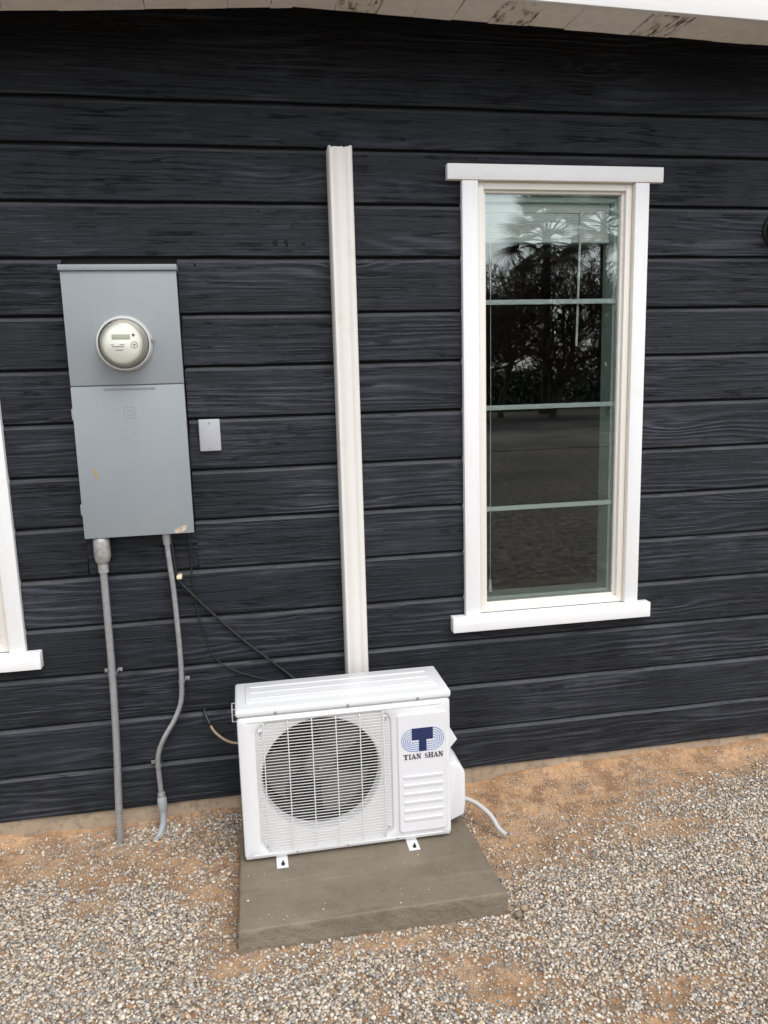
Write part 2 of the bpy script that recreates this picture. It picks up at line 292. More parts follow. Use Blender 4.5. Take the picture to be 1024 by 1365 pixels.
class MB:
    """collects shapes; build() links them as one mesh object"""
    def __init__(s): s.v = []; s.f = []
    def add(s, vs, fs):
        o = len(s.v); s.v += [tuple(p) for p in vs]; s.f += [tuple(i + o for i in f) for f in fs]; return s
    def box(s, x0, x1, y0, y1, z0, z1, bev=0.0, seg=2):
        if not bev:
            vs = [(x, y, z) for x in (x0, x1) for y in (y0, y1) for z in (z0, z1)]
            return s.add(vs, [(0, 1, 3, 2), (4, 6, 7, 5), (0, 4, 5, 1), (2, 3, 7, 6), (0, 2, 6, 4), (1, 5, 7, 3)])
        bm = bmesh.new(); bmesh.ops.create_cube(bm, size=1.0)
        for v in bm.verts: v.co = Vector(((x0 + x1) / 2 + v.co.x * (x1 - x0), (y0 + y1) / 2 + v.co.y * (y1 - y0), (z0 + z1) / 2 + v.co.z * (z1 - z0)))
        bmesh.ops.bevel(bm, geom=list(bm.edges), offset=bev, segments=seg, affect='EDGES', profile=0.5)
        return s.frombm(bm)
    def frombm(s, bm):
        bm.verts.index_update(); s.add([v.co[:] for v in bm.verts], [[v.index for v in f.verts] for f in bm.faces]); bm.free(); return s
    def tube(s, pts, r, n=10, caps=True):
        pts = [Vector(p) for p in pts]; rs = r if isinstance(r, (list, tuple)) else [r] * len(pts)
        o = len(s.v); prev = None
        for i, p in enumerate(pts):
            d = (pts[min(i + 1, len(pts) - 1)] - pts[max(i - 1, 0)]).normalized()
            if prev is None:
                a = d.orthogonal().normalized()
            else:
                a = (prev - d * prev.dot(d)).normalized()
            prev = a; b = d.cross(a)
            for k in range(n):
                th = 2 * math.pi * k / n; q = p + (a * math.cos(th) + b * math.sin(th)) * rs[i]; s.v.append(q[:])
        for i in range(len(pts) - 1):
            for k in range(n):
                k2 = (k + 1) % n; s.f.append((o + i * n + k, o + i * n + k2, o + (i + 1) * n + k2, o + (i + 1) * n + k))
        if caps: s.f.append(tuple(o + k for k in range(n))[::-1]); s.f.append(tuple(o + (len(pts) - 1) * n + k for k in range(n)))
        return s
    def lathe(s, prof, c, axis='y', n=48):
        """prof: (radius, offset along axis) pairs"""
        o = len(s.v)
        for r, h in prof:
            for k in range(n):
                th = 2 * math.pi * k / n; a, b = r * math.cos(th), r * math.sin(th)
                s.v.append((c[0] + a, c[1] + h, c[2] + b) if axis == 'y' else (c[0] + a, c[1] + b, c[2] + h) if axis == 'z' else (c[0] + h, c[1] + a, c[2] + b))
        for i in range(len(prof) - 1):
            for k in range(n):
                k2 = (k + 1) % n; s.f.append((o + i * n + k, o + i * n + k2, o + (i + 1) * n + k2, o + (i + 1) * n + k))
        return s
    def disc(s, r, c, n=32):
        o = len(s.v); s.v += [(c[0] + r * math.cos(2 * math.pi * k / n), c[1], c[2] + r * math.sin(2 * math.pi * k / n)) for k in range(n)]; s.f.append(tuple(range(o, o + n))); return s
    def prism(s, poly, y0, y1):
        """polygon in x,z extruded along y (y0 = front)"""
        n = len(poly); o = len(s.v)
        s.v += [(x, y0, z) for x, z in poly] + [(x, y1, z) for x, z in poly]
        s.f.append(tuple(range(o, o + n))); s.f.append(tuple(range(o + n, o + 2 * n))[::-1])
        for i in range(n): j = (i + 1) % n; s.f.append((o + i, o + n + i, o + n + j, o + j))
        return s
    def rings(s, loops, close=True):
        n = len(loops[0]); o = len(s.v)
        for l in loops: s.v += [tuple(p) for p in l]
        for i in range(len(loops) - 1):
            for k in range(n if close else n - 1):
                k2 = (k + 1) % n; s.f.append((o + i * n + k, o + i * n + k2, o + (i + 1) * n + k2, o + (i + 1) * n + k))
        return s
    def mesh(s, name, m, smooth=40, org=(0, 0, 0)):
        me = bpy.data.meshes.new(name)
        vs = [(x - org[0], y - org[1], z - org[2]) for x, y, z in s.v] if any(org) else s.v
        me.from_pydata(vs, [], s.f)
        bm = bmesh.new(); bm.from_mesh(me); bmesh.ops.recalc_face_normals(bm, faces=bm.faces); bm.to_mesh(me); bm.free()
        me.materials.append(MT[m])
        if smooth:
            me.shade_smooth(); me.set_sharp_from_angle(angle=R(smooth))
        return me
    def build(s, name, m, parent=None, smooth=40, org=None):
        """parent's world origin is taken off so that coordinates are always given in world space"""
        base = Vector(parent['_org']) if parent is not None and '_org' in parent else Vector((0, 0, 0))
        org = Vector(org) if org is not None else base
        me = s.mesh(name, m, smooth, tuple(org))
        ob = bpy.data.objects.new(name, me); COL.objects.link(ob)
        ob.location = org - base; ob['_org'] = tuple(org)
        ob.parent = parent
        return ob
def tag(o, label=None, cat=None, group=None, kind=None):
    for k, v in (('label', label), ('category', cat), ('group', group), ('kind', kind)):
        if v: o[k] = v
    return o
def thing(name, label, cat, loc=(0, 0, 0), group=None):
    o = bpy.data.objects.new(name, None); COL.objects.link(o); o.location = loc; o['_org'] = tuple(loc); o.empty_display_size = 0.05
    return tag(o, label, cat, group)
def smooth_path(pts, n=6):
    """Catmull-Rom through the points"""
    P = [Vector(p) for p in pts]; P = [P[0] * 2 - P[1]] + P + [P[-1] * 2 - P[-2]]; out = []
    for i in range(1, len(P) - 2):
        for k in range(n):
            t = k / n; a, b, c, d = P[i - 1:i + 3]
            out.append(0.5 * ((2 * b) + (c - a) * t + (2 * a - 5 * b + 4 * c - d) * t * t + (3 * b - a - 3 * c + d) * t ** 3))
    out.append(P[-2]); return out
def vnoise(x, y, seed=0, oct=3):
    """numpy value noise in -1..1"""
    tot = np.zeros_like(x, dtype=float); amp = 1.0; f = 1.0; norm = 0
    for o in range(oct):
        X, Y = x * f + seed * 17.3 + o * 5.1, y * f + seed * 9.7 - o * 3.3
        xi, yi = np.floor(X), np.floor(Y); u, v = X - xi, Y - yi; u = u * u * (3 - 2 * u); v = v * v * (3 - 2 * v)
        hsh = lambda a, b: (np.sin(a * 127.1 + b * 311.7 + seed * 74.7) * 43758.5453) % 1.0
        n = (hsh(xi, yi) * (1 - u) + hsh(xi + 1, yi) * u) * (1 - v) + (hsh(xi, yi + 1) * (1 - u) + hsh(xi + 1, yi + 1) * u) * v
        tot += (n * 2 - 1) * amp; norm += amp; amp *= 0.5; f *= 2.03
    return tot / norm
def sstep(a, b, x):
    t = np.clip((x - a) / (b - a), 0, 1); return t * t * (3 - 2 * t)

# ================================================================== THE GROUND
PAD = (-0.084, 0.70, -0.70, -0.12)      # x0, x1, y0, y1
def sand_mask(x, y):
    """1 = bare sand, 0 = gravel"""
    d = -y
    s = np.zeros_like(x)
    # disturbed sand along the wall, wide beside the pad and thinning away from it
    wd = np.interp(x, [0.6, 0.8, 1.0, 1.3, 1.6, 2.0, 3.0], [0.58, 0.56, 0.53, 0.43, 0.32, 0.25, 0.2])
    s = np.maximum(s, 0.97 * sstep(0.66, 0.76, x) * (1 - sstep(wd - 0.26, wd + 0.08, d + 0.13 * vnoise(x * 4.5, y * 4.5, 3, 4))))
    # thin strip left of the conduits
    s = np.maximum(s, 0.85 * (1 - sstep(-0.52, -0.38, x)) * (1 - sstep(0.02, 0.12, d + 0.07 * vnoise(x * 7, y * 7, 5))))
    s = np.maximum(s, 0.55 * (1 - sstep(0.01, 0.05, d)))
    # thin spots where the gravel is worn through
    n = vnoise(x * 3.1, y * 4.2, 11, 4)
    s = np.maximum(s, 0.80 * sstep(0.10, 0.55, n))
    s = np.maximum(s, 0.55 * np.exp(-(((x + 0.15) / 0.05) ** 2 + ((y + 0.45) / 0.14) ** 2)))
    s = np.maximum(s, 0.8 * np.exp(-(((x - 0.38) / 0.32) ** 2 + ((y + 0.74) / 0.04) ** 2)))
    return np.clip(s, 0, 1)
def height(x, y):
    d = -y
    near = 1 - sstep(3.0, 6.0, np.hypot(x - 0.5, y))
    h = 0.035 * np.exp(-np.clip(d, 0, None) / 0.06) + 0.03 * sstep(0.6, 1.3, x) * np.exp(-np.clip(d, 0, None) / 0.22)
    h = h + 0.016 * vnoise(x * 7, x * 0 + 2.0, 8, 3) * np.exp(-np.clip(d, 0, None) / 0.05)
    sm = sand_mask(x, y)
    h = h + near * (0.010 * vnoise(x * 2.5, y * 2.5, 1, 3) + sm * (0.014 * vnoise(x * 9, y * 9, 2, 4) + 0.008 * vnoise(x * 30, y * 30, 6, 3)) - 0.006 * sm)
    return h
fx = np.arange(-1.7, 2.75, 0.014); fy = np.arange(-2.1, 0.02, 0.014)
gx = np.concatenate([[-400, -150, -60, -30, -15, -8, -5, -3.2, -2.3], fx, [3.3, 4.5, 7, 12, 20, 40, 80, 180, 400]])
gy = np.concatenate([[-500, -250, -120, -60, -40, -28, -20, -14, -9, -6, -4, -2.9, -2.4], fy, [0.1, 0.6, 2, 6, 20, 80, 300]])
X, Y = np.meshgrid(gx, gy); Z = height(X, Y); Z = np.where(Y > 0.03, 0.02, Z)
nx, ny = len(gx), len(gy)
verts = np.stack([X.ravel(), Y.ravel(), Z.ravel()], 1)
ii = (np.arange(ny - 1)[:, None] * nx + np.arange(nx - 1)[None, :]).ravel()
faces = np.stack([ii, ii + 1, ii + nx + 1, ii + nx], 1)
def np_mesh(name, verts, faces, m, smooth=True):
    me = bpy.data.meshes.new(name); k = faces.shape[1]
    me.vertices.add(len(verts)); me.vertices.foreach_set('co', verts.astype(np.float32).ravel())
    me.loops.add(faces.size); me.loops.foreach_set('vertex_index', faces.astype(np.int32).ravel())
    me.polygons.add(len(faces)); me.polygons.foreach_set('loop_start', np.arange(0, faces.size, k, dtype=np.int32))
    me.update(calc_edges=True); me.validate()
    me.materials.append(MT[m])
    if smooth: me.shade_smooth()
    return me
gme = np_mesh('ground', verts, faces, 'ground')
at = gme.attributes.new('gravel', 'FLOAT', 'POINT'); at.data.foreach_set('value', (1 - sand_mask(X, Y)).astype(np.float32).ravel())
go = bpy.data.objects.new('ground', gme); COL.objects.link(go); go['kind'] = 'structure'

# gravel: crushed stones lying on the sand
t0 = (1 + 5 ** 0.5) / 2
ICO = np.array([(-1, t0, 0), (1, t0, 0), (-1, -t0, 0), (1, -t0, 0), (0, -1, t0), (0, 1, t0), (0, -1, -t0), (0, 1, -t0), (t0, 0, -1), (t0, 0, 1), (-t0, 0, -1), (-t0, 0, 1)]); ICO /= np.linalg.norm(ICO[0])
ICOF = np.array([(0, 11, 5), (0, 5, 1), (0, 1, 7), (0, 7, 10), (0, 10, 11), (1, 5, 9), (5, 11, 4), (11, 10, 2), (10, 7, 6), (7, 1, 8), (3, 9, 4), (3, 4, 2), (3, 2, 6), (3, 6, 8), (3, 8, 9), (4, 9, 5), (2, 4, 11), (6, 2, 10), (8, 6, 7), (9, 8, 1)])
def stones(name, x0, x1, y0, y1, dens, rmin, rmax, m, label, lift=0.25):
    n = int((x1 - x0) * (y1 - y0) * dens)
    px, py = rng.uniform(x0, x1, n), rng.uniform(y0, y1, n)
    pm = np.clip(1 - sand_mask(px, py), 0.03, 1) ** 1.25
    keep = rng.uniform(0, 1, n) < pm
    keep &= ~((px > PAD[0] - 0.004) & (px < PAD[1] + 0.004) & (py > PAD[2] - 0.004) & (py < PAD[3]))
    px, py = px[keep], py[keep]; n = len(px)
    r = rmin + (rmax - rmin) * rng.beta(1.3, 3.2, n)
    sc3 = np.stack([rng.uniform(0.8, 1.35, n), rng.uniform(0.7, 1.05, n), rng.uniform(0.5, 0.85, n)], 1) * r[:, None]
    v = ICO[None] * rng.uniform(0.78, 1.18, (n, 12, 1)) * sc3[:, None, :]
    a, b = rng.uniform(0, 2 * np.pi, n), rng.normal(0, 0.45, n)
    cb, sb = np.cos(b)[:, None], np.sin(b)[:, None]; ca, sa = np.cos(a)[:, None], np.sin(a)[:, None]
    y2 = v[..., 1] * cb - v[..., 2] * sb; z2 = v[..., 1] * sb + v[..., 2] * cb
    xx = v[..., 0] * ca - y2 * sa; yy = v[..., 0] * sa + y2 * ca
    P = np.stack([xx + px[:, None], yy + py[:, None], z2 + (height(px, py) + r * lift + rng.uniform(0, 0.5, n) * r)[:, None]], 2)
    F = (ICOF[None] + (np.arange(n) * 12)[:, None, None]).reshape(-1, 3)
    me = np_mesh(name, P.reshape(-1, 3), F, m, smooth=False)
    o = bpy.data.objects.new(name, me); COL.objects.link(o)
    return tag(o, label, 'gravel', kind='stuff')
stones('gravel', -1.15, 2.25, -1.4, -0.010, 22500, 0.0023, 0.0086, 'stone', 'loose grey and cream crushed gravel spread over tan sand')
def grit(n):
    px, py = rng.uniform(-1.2, 2.3, n * 6), rng.uniform(-1.0, -0.008, n * 6)
    keep = rng.uniform(0, 1, n * 6) < sand_mask(px, py) * (0.35 + 0.65 * sstep(-0.2, 0.4, vnoise(px * 6, py * 6, 61, 3)))
    keep &= ~((px > PAD[0]) & (px < PAD[1]) & (py > PAD[2]) & (py < PAD[3]))
    px, py = px[keep][:n], py[keep][:n]; on = 70
    px = np.concatenate([px, rng.uniform(PAD[0] + 0.02, PAD[1] - 0.04, on)]); py = np.concatenate([py, PAD[2] + 0.02 + 0.26 * rng.uniform(0, 1, on) ** 1.5]); n = len(px)
    hz = height(px, py); hz[-on:] = 0.0645                       # a few bits kicked up onto the slab
    r = 0.0011 + 0.0042 * rng.beta(1.0, 4.0, n)
    O = np.array([(1, 0, 0), (-1, 0, 0), (0, 1, 0), (0, -1, 0), (0, 0, 1), (0, 0, -1)], float); OF = np.array([(0, 2, 4), (2, 1, 4), (1, 3, 4), (3, 0, 4), (2, 0, 5), (1, 2, 5), (3, 1, 5), (0, 3, 5)])
    v = O[None] * rng.uniform(0.6, 1.3, (n, 6, 1)) * r[:, None, None]; a = rng.uniform(0, 6.28, n); ca, sa = np.cos(a)[:, None], np.sin(a)[:, None]
    P = np.stack([v[..., 0] * ca - v[..., 1] * sa + px[:, None], v[..., 0] * sa + v[..., 1] * ca + py[:, None], v[..., 2] * 0.8 + (hz + r * 0.3)[:, None]], 2)
    o = bpy.data.objects.new('grit', np_mesh('grit', P.reshape(-1, 3), (OF[None] + (np.arange(n) * 6)[:, None, None]).reshape(-1, 3), 'stone', False)); COL.objects.link(o)
    tag(o, 'fine grit scattered over the bare tan sand', 'grit', kind='stuff')
grit(26000)

# dirt road further out (seen mirrored in the window)
rd = MB().box(-150, 150, -19.5, -12.0, -0.05, 0.012).build('road', 'road', smooth=0); rd['kind'] = 'structure'

# ================================================================== THE HOUSE
house = thing('house', 'dark charcoal plank-sided house wall with white trimmed windows and roof edge', 'house', (0.4, 0.0, 0.0))
GZ = [2.428, 2.295, 2.127, 1.958, 1.782, 1.615, 1.445, 1.274, 1.106, 0.935, 0.766, 0.594, 0.422, 0.246, 0.081]
HX0, HX1 = -3.0, 4.2
WIN_DX = [0.0, -2.186]
OPEN = [(0.838 + d, 1.392 + d, 0.705, 2.19) for d in WIN_DX]           # x0, x1, z0, z1 of the wall openings
PNL = (-0.512, -0.166, 1.075, 1.930)                                   # meter panel x0, x1, z0, z1
CUT = (PNL[0] - 0.006, PNL[1] + 0.003, PNL[2] - 0.006, PNL[3] + 0.014)  # siding cut away round the panel
def plank(x0, x1, z0, z1, rough0=False, rough1=False, top=True, bottom=True, seed=0):
    """one siding board: front face at y = 0, bevelled lower and upper edges, edges never quite straight"""
    step = 0.035
    n = max(2, int((x1 - x0) / step) + 1); xs = np.linspace(x0, x1, n)
    g = 0.0042
    lo, hi = z0 + (g if bottom else 0), z1 - (g if top else 0)
    prof = [(lo, 0.017), (lo, 0.003), (lo + 0.0025, 0.0), (lo + (hi - lo) * 0.5, -0.0005), (hi - 0.0115, 0.0), (hi - 0.001, 0.0085), (hi, 0.0115), (hi, 0.017)]
    if not bottom: prof = [(lo, 0.017), (lo, 0.0), (lo + (hi - lo) * 0.5, -0.0005)] + prof[4:]
    if not top: prof = prof[:4] + [(hi, 0.0), (hi, 0.017)]
    loops = []
    jl = 0.0022 * vnoise(xs * 5.0, xs * 0 + seed * 1.7, 21, 3); jh = 0.0022 * vnoise(xs * 5.0, xs * 0 + seed * 2.9, 22, 3); jy = 0.0012 * vnoise(xs * 2.0, xs * 0 + seed, 23, 2)
    for i, x in enumerate(xs):
        l = []
        for k, (z, y) in enumerate(prof):
            zz = z + (jl[i] if k < 3 else jh[i] if k > 3 else 0)
            e = 0.0
            if (rough0 and i == 0) or (rough1 and i == n - 1): e = 0.006 * float(vnoise(np.array([z * 60.0]), np.array([seed * 3.1 + i]), 31, 2)[0])
            l.append((x + e, y + (jy[i] if y < 0.012 else 0), zz))
        loops.append(l)
    b = MB(); b.rings(loops, close=True)
    m = len(prof); b.f.append(tuple(range(m))); b.f.append(tuple(range(len(b.v) - m, len(b.v))))
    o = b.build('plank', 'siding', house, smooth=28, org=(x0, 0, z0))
    return o
sd_ = 0
for k in range(len(GZ) - 1):
    z1, z0 = GZ[k], GZ[k + 1]
    cuts = []
    for (a, b_, c, d) in OPEN:
        if c < z1 and d > z0: cuts.append((a, b_, c, d, False))
    if CUT[2] < z1 and CUT[3] > z0: cuts.append((*CUT, True))
    cuts.sort(); x = HX0; rr = False
    for (a, b_, c, d, rg) in cuts:
        sd_ += 1; plank(x, a, z0, z1, rr, rg, seed=sd_)
        if d < z1 - 0.02: sd_ += 1; plank(a, b_, d, z1, bottom=False, seed=sd_)
        if c > z0 + 0.02: sd_ += 1; plank(a, b_, z0, c, top=False, seed=sd_)
        x, rr = b_, rg
    sd_ += 1; plank(x, HX1, z0, z1, rr, False, seed=sd_)
sd_ += 1; fb = plank(HX0, HX1, GZ[0], 2.96, seed=sd_); fb.name = 'frieze_board'
# sheathing behind the boards, with the two window openings
sh = MB()
xs = sorted([HX0, HX1] + [v for o in OPEN for v in o[:2]])
ops = sorted(OPEN)
prev = HX0
for (a, b_, c, d) in ops:
    sh.box(prev, a, 0.018, 0.14, 0.05, 2.96); sh.box(a, b_, 0.018, 0.14, 0.05, c); sh.box(a, b_, 0.018, 0.14, d, 2.96); prev = b_
sh.box(prev, HX1, 0.018, 0.14, 0.05, 2.96)
sh.build('sheathing', 'sheath', house, smooth=0)
# concrete footing under the boards, uneven face
fxs = np.arange(HX0, HX1 + 0.001, 0.04); loops = []
for x in fxs:
    w1 = 0.006 * float(vnoise(np.array([x * 6.0]), np.array([0.3]), 41, 3)[0])
    loops.append([(x, 0.004 + w1, -0.15), (x, 0.006 + w1, 0.04), (x, 0.010 + w1, 0.083), (x, 0.2, 0.083)])
MB().rings(loops, close=False).build('footing', 'footing', house, smooth=50)
# roof edge: low-sloped fascia, two lengths meeting over the line cover, and rough short boards underneath
def zb(x): return 2.624 + (0.0616 * (x - 0.22) if x < 0.22 else -0.0255 * (x - 0.22))
for (xa, xb) in ((HX0, 0.219), (0.221, HX1)):
    za, zc = zb(xa), zb(xb)
    b = MB(); dp = 0.24
    b.add([(xa, -0.3735, za - 0.004), (xb, -0.3735, zc - 0.004), (xb, -0.3735, zc + dp), (xa, -0.3735, za + dp), (xa, -0.351, za - 0.004), (xb, -0.351, zc - 0.004), (xb, -0.351, zc + dp), (xa, -0.351, za + dp)],
          [(0, 1, 2, 3), (4, 7, 6, 5), (0, 4, 5, 1), (3, 2, 6, 7), (0, 3, 7, 4), (1, 5, 6, 2)])
    bm = bmesh.new(); me_ = b.mesh('tmp', 'fascia', 0); bm.from_mesh(me_); bmesh.ops.bevel(bm, geom=list(bm.edges), offset=0.003, segments=2, affect='EDGES', profile=0.5); bpy.data.meshes.remove(me_)
    MB().frombm(bm).build('fascia_board', 'fascia', house, smooth=30)
x = -1.6; i = 0
edges = []
while x < 2.8:
    wd = random.choice([0.115, 0.125, 0.135, 0.15, 0.11]) * random.uniform(0.94, 1.06)
    if x < 0.22 < x + wd: wd = 0.22 - x
    if wd < 0.03: x += wd; continue
    edges.append((x, x + wd)); x += wd
worn = {7}
for i, (xa, xb) in enumerate(edges):
    g = 0.0010 if xa > 0.2 else 0.0003
    za, zc = zb(xa), zb(xb); dz = random.uniform(-0.0015, 0.0015)
    b = MB(); hgt = 0.03
    sl = random.uniform(0.0, 0.014)
    b.add([(xa + g + sl, -0.350, za + dz), (xb - g + sl, -0.350, zc + dz), (xb - g, -0.200 + random.uniform(-0.002, 0.002), zc + dz), (xa + g, -0.200 + random.uniform(-0.002, 0.002), za + dz),
           (xa + g + sl, -0.350, za + hgt), (xb - g + sl, -0.350, zc + hgt), (xb - g, -0.200, zc + hgt), (xa + g, -0.200, za + hgt)],
          [(0, 3, 2, 1), (4, 5, 6, 7), (0, 1, 5, 4), (2, 3, 7, 6), (1, 2, 6, 5), (0, 4, 7, 3)])
    mid = (xa + xb) / 2
    wornb = any(abs(mid - q) < 0.075 for q in (0.40, 0.88, 1.37))
    b.build('soffit_board', 'soffit_worn' if wornb else 'soffit', house, smooth=0, org=(xa, -0.27, za))
# roof slab
MB().box(HX0 - 0.1, HX1 + 0.1, -0.40, 5.2, 2.965, 3.05).build('roof', 'roof', house, smooth=0)
for (xa, xb) in ((HX0, 0.219), (0.221, HX1)):
    b = MB(); b.add([(x_, y_, z_) for x_ in (xa, xb) for y_, z_ in ((-0.350, zb(x_) + 0.0305), (-0.206, zb(x_) + 0.0305), (-0.350, 2.96), (-0.206, 2.96))], [(0, 1, 3, 2), (4, 6, 7, 5), (0, 4, 5, 1), (2, 3, 7, 6), (0, 2, 6, 4), (1, 5, 7, 3)])
    b.build('rake_beam', 'blackmetal', house, smooth=0)
# the room behind the windows
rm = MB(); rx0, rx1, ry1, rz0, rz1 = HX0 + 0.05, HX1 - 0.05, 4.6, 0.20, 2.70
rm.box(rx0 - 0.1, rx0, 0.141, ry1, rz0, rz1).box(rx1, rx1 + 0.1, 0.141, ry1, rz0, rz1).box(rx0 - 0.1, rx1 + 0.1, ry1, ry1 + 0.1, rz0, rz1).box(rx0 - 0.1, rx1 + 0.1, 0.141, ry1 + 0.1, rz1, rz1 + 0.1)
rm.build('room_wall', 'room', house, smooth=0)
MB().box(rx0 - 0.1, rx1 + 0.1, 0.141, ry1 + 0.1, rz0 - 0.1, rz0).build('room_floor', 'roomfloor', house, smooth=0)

# ------------------------------------------------------------------ windows (parts of the house)
def window(dx):
    e = bpy.data.objects.new('window', None); COL.objects.link(e); e.parent = house; e['_org'] = (1.11 + dx, 0, 0.70); e.location = Vector(e['_org']) - Vector(house['_org']); e.empty_display_size = 0.05
    B = lambda *a, **k: MB().box(a[0] + dx, a[1] + dx, *a[2:], **k)
    B(0.723, 1.497, -0.026, 0.012, 2.203, 2.253, bev=0.002).build('header', 'trim_h', e, org=(0.723 + dx, 0, 2.2))
    B(0.774, 0.829, -0.022, 0.012, 0.697, 2.2025, bev=0.002).build('casing', 'trim_v', e, org=(0.774 + dx, 0, 0.7))
    B(1.396, 1.448, -0.022, 0.012, 0.697, 2.2025, bev=0.002).build('casing', 'trim_v', e, org=(1.396 + dx, 0, 0.7))
    B(0.722, 1.494, -0.038, 0.012, 0.640, 0.6965, bev=0.002).build('sill', 'trim_h', e, org=(0.722 + dx, 0, 0.64))
    B(0.829, 0.8325, -0.009, 0.016, 0.70, 2.20).box(1.3925 + dx, 1.396 + dx, -0.009, 0.016, 0.70, 2.20).box(0.8325 + dx, 1.3925 + dx, -0.009, 0.016, 2.2005, 2.2029).build('caulk', 'caulk', e, smooth=0)
    # vinyl frame: outer step and inner step
    f = MB()
    def frame(x0, x1, z0, z1, wd, y0, y1, bt=None):
        bt = wd if bt is None else bt
        f.box(x0 + dx, x0 + wd + dx, y0, y1, z0, z1, bev=0.0025).box(x1 - wd + dx, x1 + dx, y0, y1, z0, z1, bev=0.0025)
        f.box(x0 + wd - 0.001 + dx, x1 - wd + 0.001 + dx, y0 + 0.0006, y1, z1 - wd, z1, bev=0.0025).box(x0 + wd - 0.001 + dx, x1 - wd + 0.001 + dx, y0 + 0.0006, y1, z0, z0 + bt, bev=0.0025)
    frame(0.8325, 1.3925, 0.699, 2.2005, 0.0225, -0.005, 0.09)
    frame(0.854, 1.371, 0.7205, 2.179, 0.0105, 0.009, 0.088)
    f.build('frame', 'vinyl', e)
    B(0.862, 1.363, 0.020, 0.024, 0.725, 2.169).build('glass', 'glass', e, smooth=0)
    for zc in (1.811, 1.444, 1.077):
        B(0.8655, 1.3595, 0.034, 0.042, zc - 0.0085, zc + 0.0085, bev=0.002).build('muntin', 'muntin', e, org=(0.86 + dx, 0.03, zc))
    # inner sash seen through the glass
    s = MB()
    s.box(0.864 + dx, 0.872 + dx, 0.046, 0.13, 0.728, 2.166).box(1.353 + dx, 1.361 + dx, 0.046, 0.13, 0.728, 2.166).box(0.872 + dx, 1.353 + dx, 0.046, 0.13, 0.728, 0.742).box(0.872 + dx, 1.353 + dx, 0.046, 0.13, 2.150, 2.166)
    s.build('inner_jamb', 'jamb', e, smooth=0)
    return e
for d in WIN_DX: window(d)

# blind pulled right up inside the tall window
bl = thing('window_blind', 'white blind pulled up to the top inside the tall window', 'blind', (1.11, 0.09, 2.149))
MB().box(0.876, 1.349, 0.075, 0.115, 2.118, 2.149, bev=0.003).build('headrail', 'blind', bl)
zt = 2.117; i = 0
while zt > 2.035:
    MB().box(0.878, 1.347, 0.076 + random.uniform(-0.001, 0.001), 0.113, zt - 0.0066, zt - 0.0002, bev=0.001, seg=1).build('slat', 'blind', bl, org=(0.878, 0.09, zt)); zt -= 0.0066
MB().box(0.876, 1.349, 0.074, 0.116, zt - 0.014, zt, bev=0.003).build('bottom_rail', 'blind', bl)
MB().tube([(1.236, 0.068, 2.125), (1.232, 0.066, 1.98), (1.224, 0.064, 1.655)], 0.0042, 8).build('wand', 'blind', bl)
cd = MB().tube([(0.900, 0.068, 2.12), (0.899, 0.064, 1.6), (0.894, 0.064, 0.80)], 0.0011, 6).build('cord', 'blind', bl)
MB().lathe([(0.001, 0.03), (0.004, 0.028), (0.0065, 0.0), (0.0065, -0.018), (0.0, -0.02)], (0.894, 0.064, 0.775), 'z', 14).build('tassel', 'blind', cd)

# pendant lamp hanging in the room
pl = thing('pendant_lamp', 'dark bell-shaped pendant lamp hanging in the room behind the tall window', 'lamp', (2.09, 2.4, 2.70))
MB().lathe([(0.02, 0.21), (0.035, 0.2), (0.05, 0.16), (0.075, 0.10), (0.11, 0.05), (0.125, 0.0), (0.121, 0.0), (0.105, 0.048), (0.07, 0.097)], (2.09, 2.4, 1.64), 'z', 40).build('lamp_shade', 'blackmetal', pl)
MB().tube([(2.09, 2.4, 1.84), (2.09, 2.4, 2.70)], 0.005, 8).build('cord', 'cable', pl)

# round black fixture on the siding
fx_ = thing('wall_fixture', 'round black fixture mounted on the dark siding beside the tall window', 'fixture', (1.968, 0, 2.05))
MB().lathe([(0.0, -0.012), (0.06, -0.012), (0.063, -0.008), (0.063, 0.001)], (1.968, 0, 2.05), 'y', 40).build('base_plate', 'blackmetal', fx_)
MB().lathe([(0.0, -0.075), (0.02, -0.073), (0.04, -0.062), (0.052, -0.04), (0.055, -0.012)], (1.968, 0, 2.05), 'y', 40).build('dome', 'blackmetal', fx_)

# screw holes left in a board
for i, (x, z, r) in enumerate(((0.150, 2.003, 0.0062), (0.184, 2.006, 0.0045), (0.187, 1.996, 0.003), (0.242, 2.001, 0.003), (0.10, 2.103, 0.002), (-0.11, 1.935, 0.0028))):
    r *= 1.35
    MB().lathe([(r * 1.15, -0.0020), (r, -0.0026), (r * 0.8, -0.0010), (0.0, -0.0008)], (x, 0, z), 'y', 12).build('nail_hole', 'hole', house)

for i in range(26):
    k = random.randrange(1, 13); x = random.choice((-0.62, -0.08, 0.28, 0.55, 0.69, 1.52, 1.78)) + random.uniform(-0.03, 0.03); z = GZ[k + 1] + random.choice((0.028, 0.14)) * (GZ[k] - GZ[k + 1]) / 0.17
    MB().lathe([(0.0, -0.0022), (0.0026, -0.0020), (0.0034, -0.0010), (0.0034, 0.001)], (x, 0, z), 'y', 10).build('nail_head', 'cable', house)

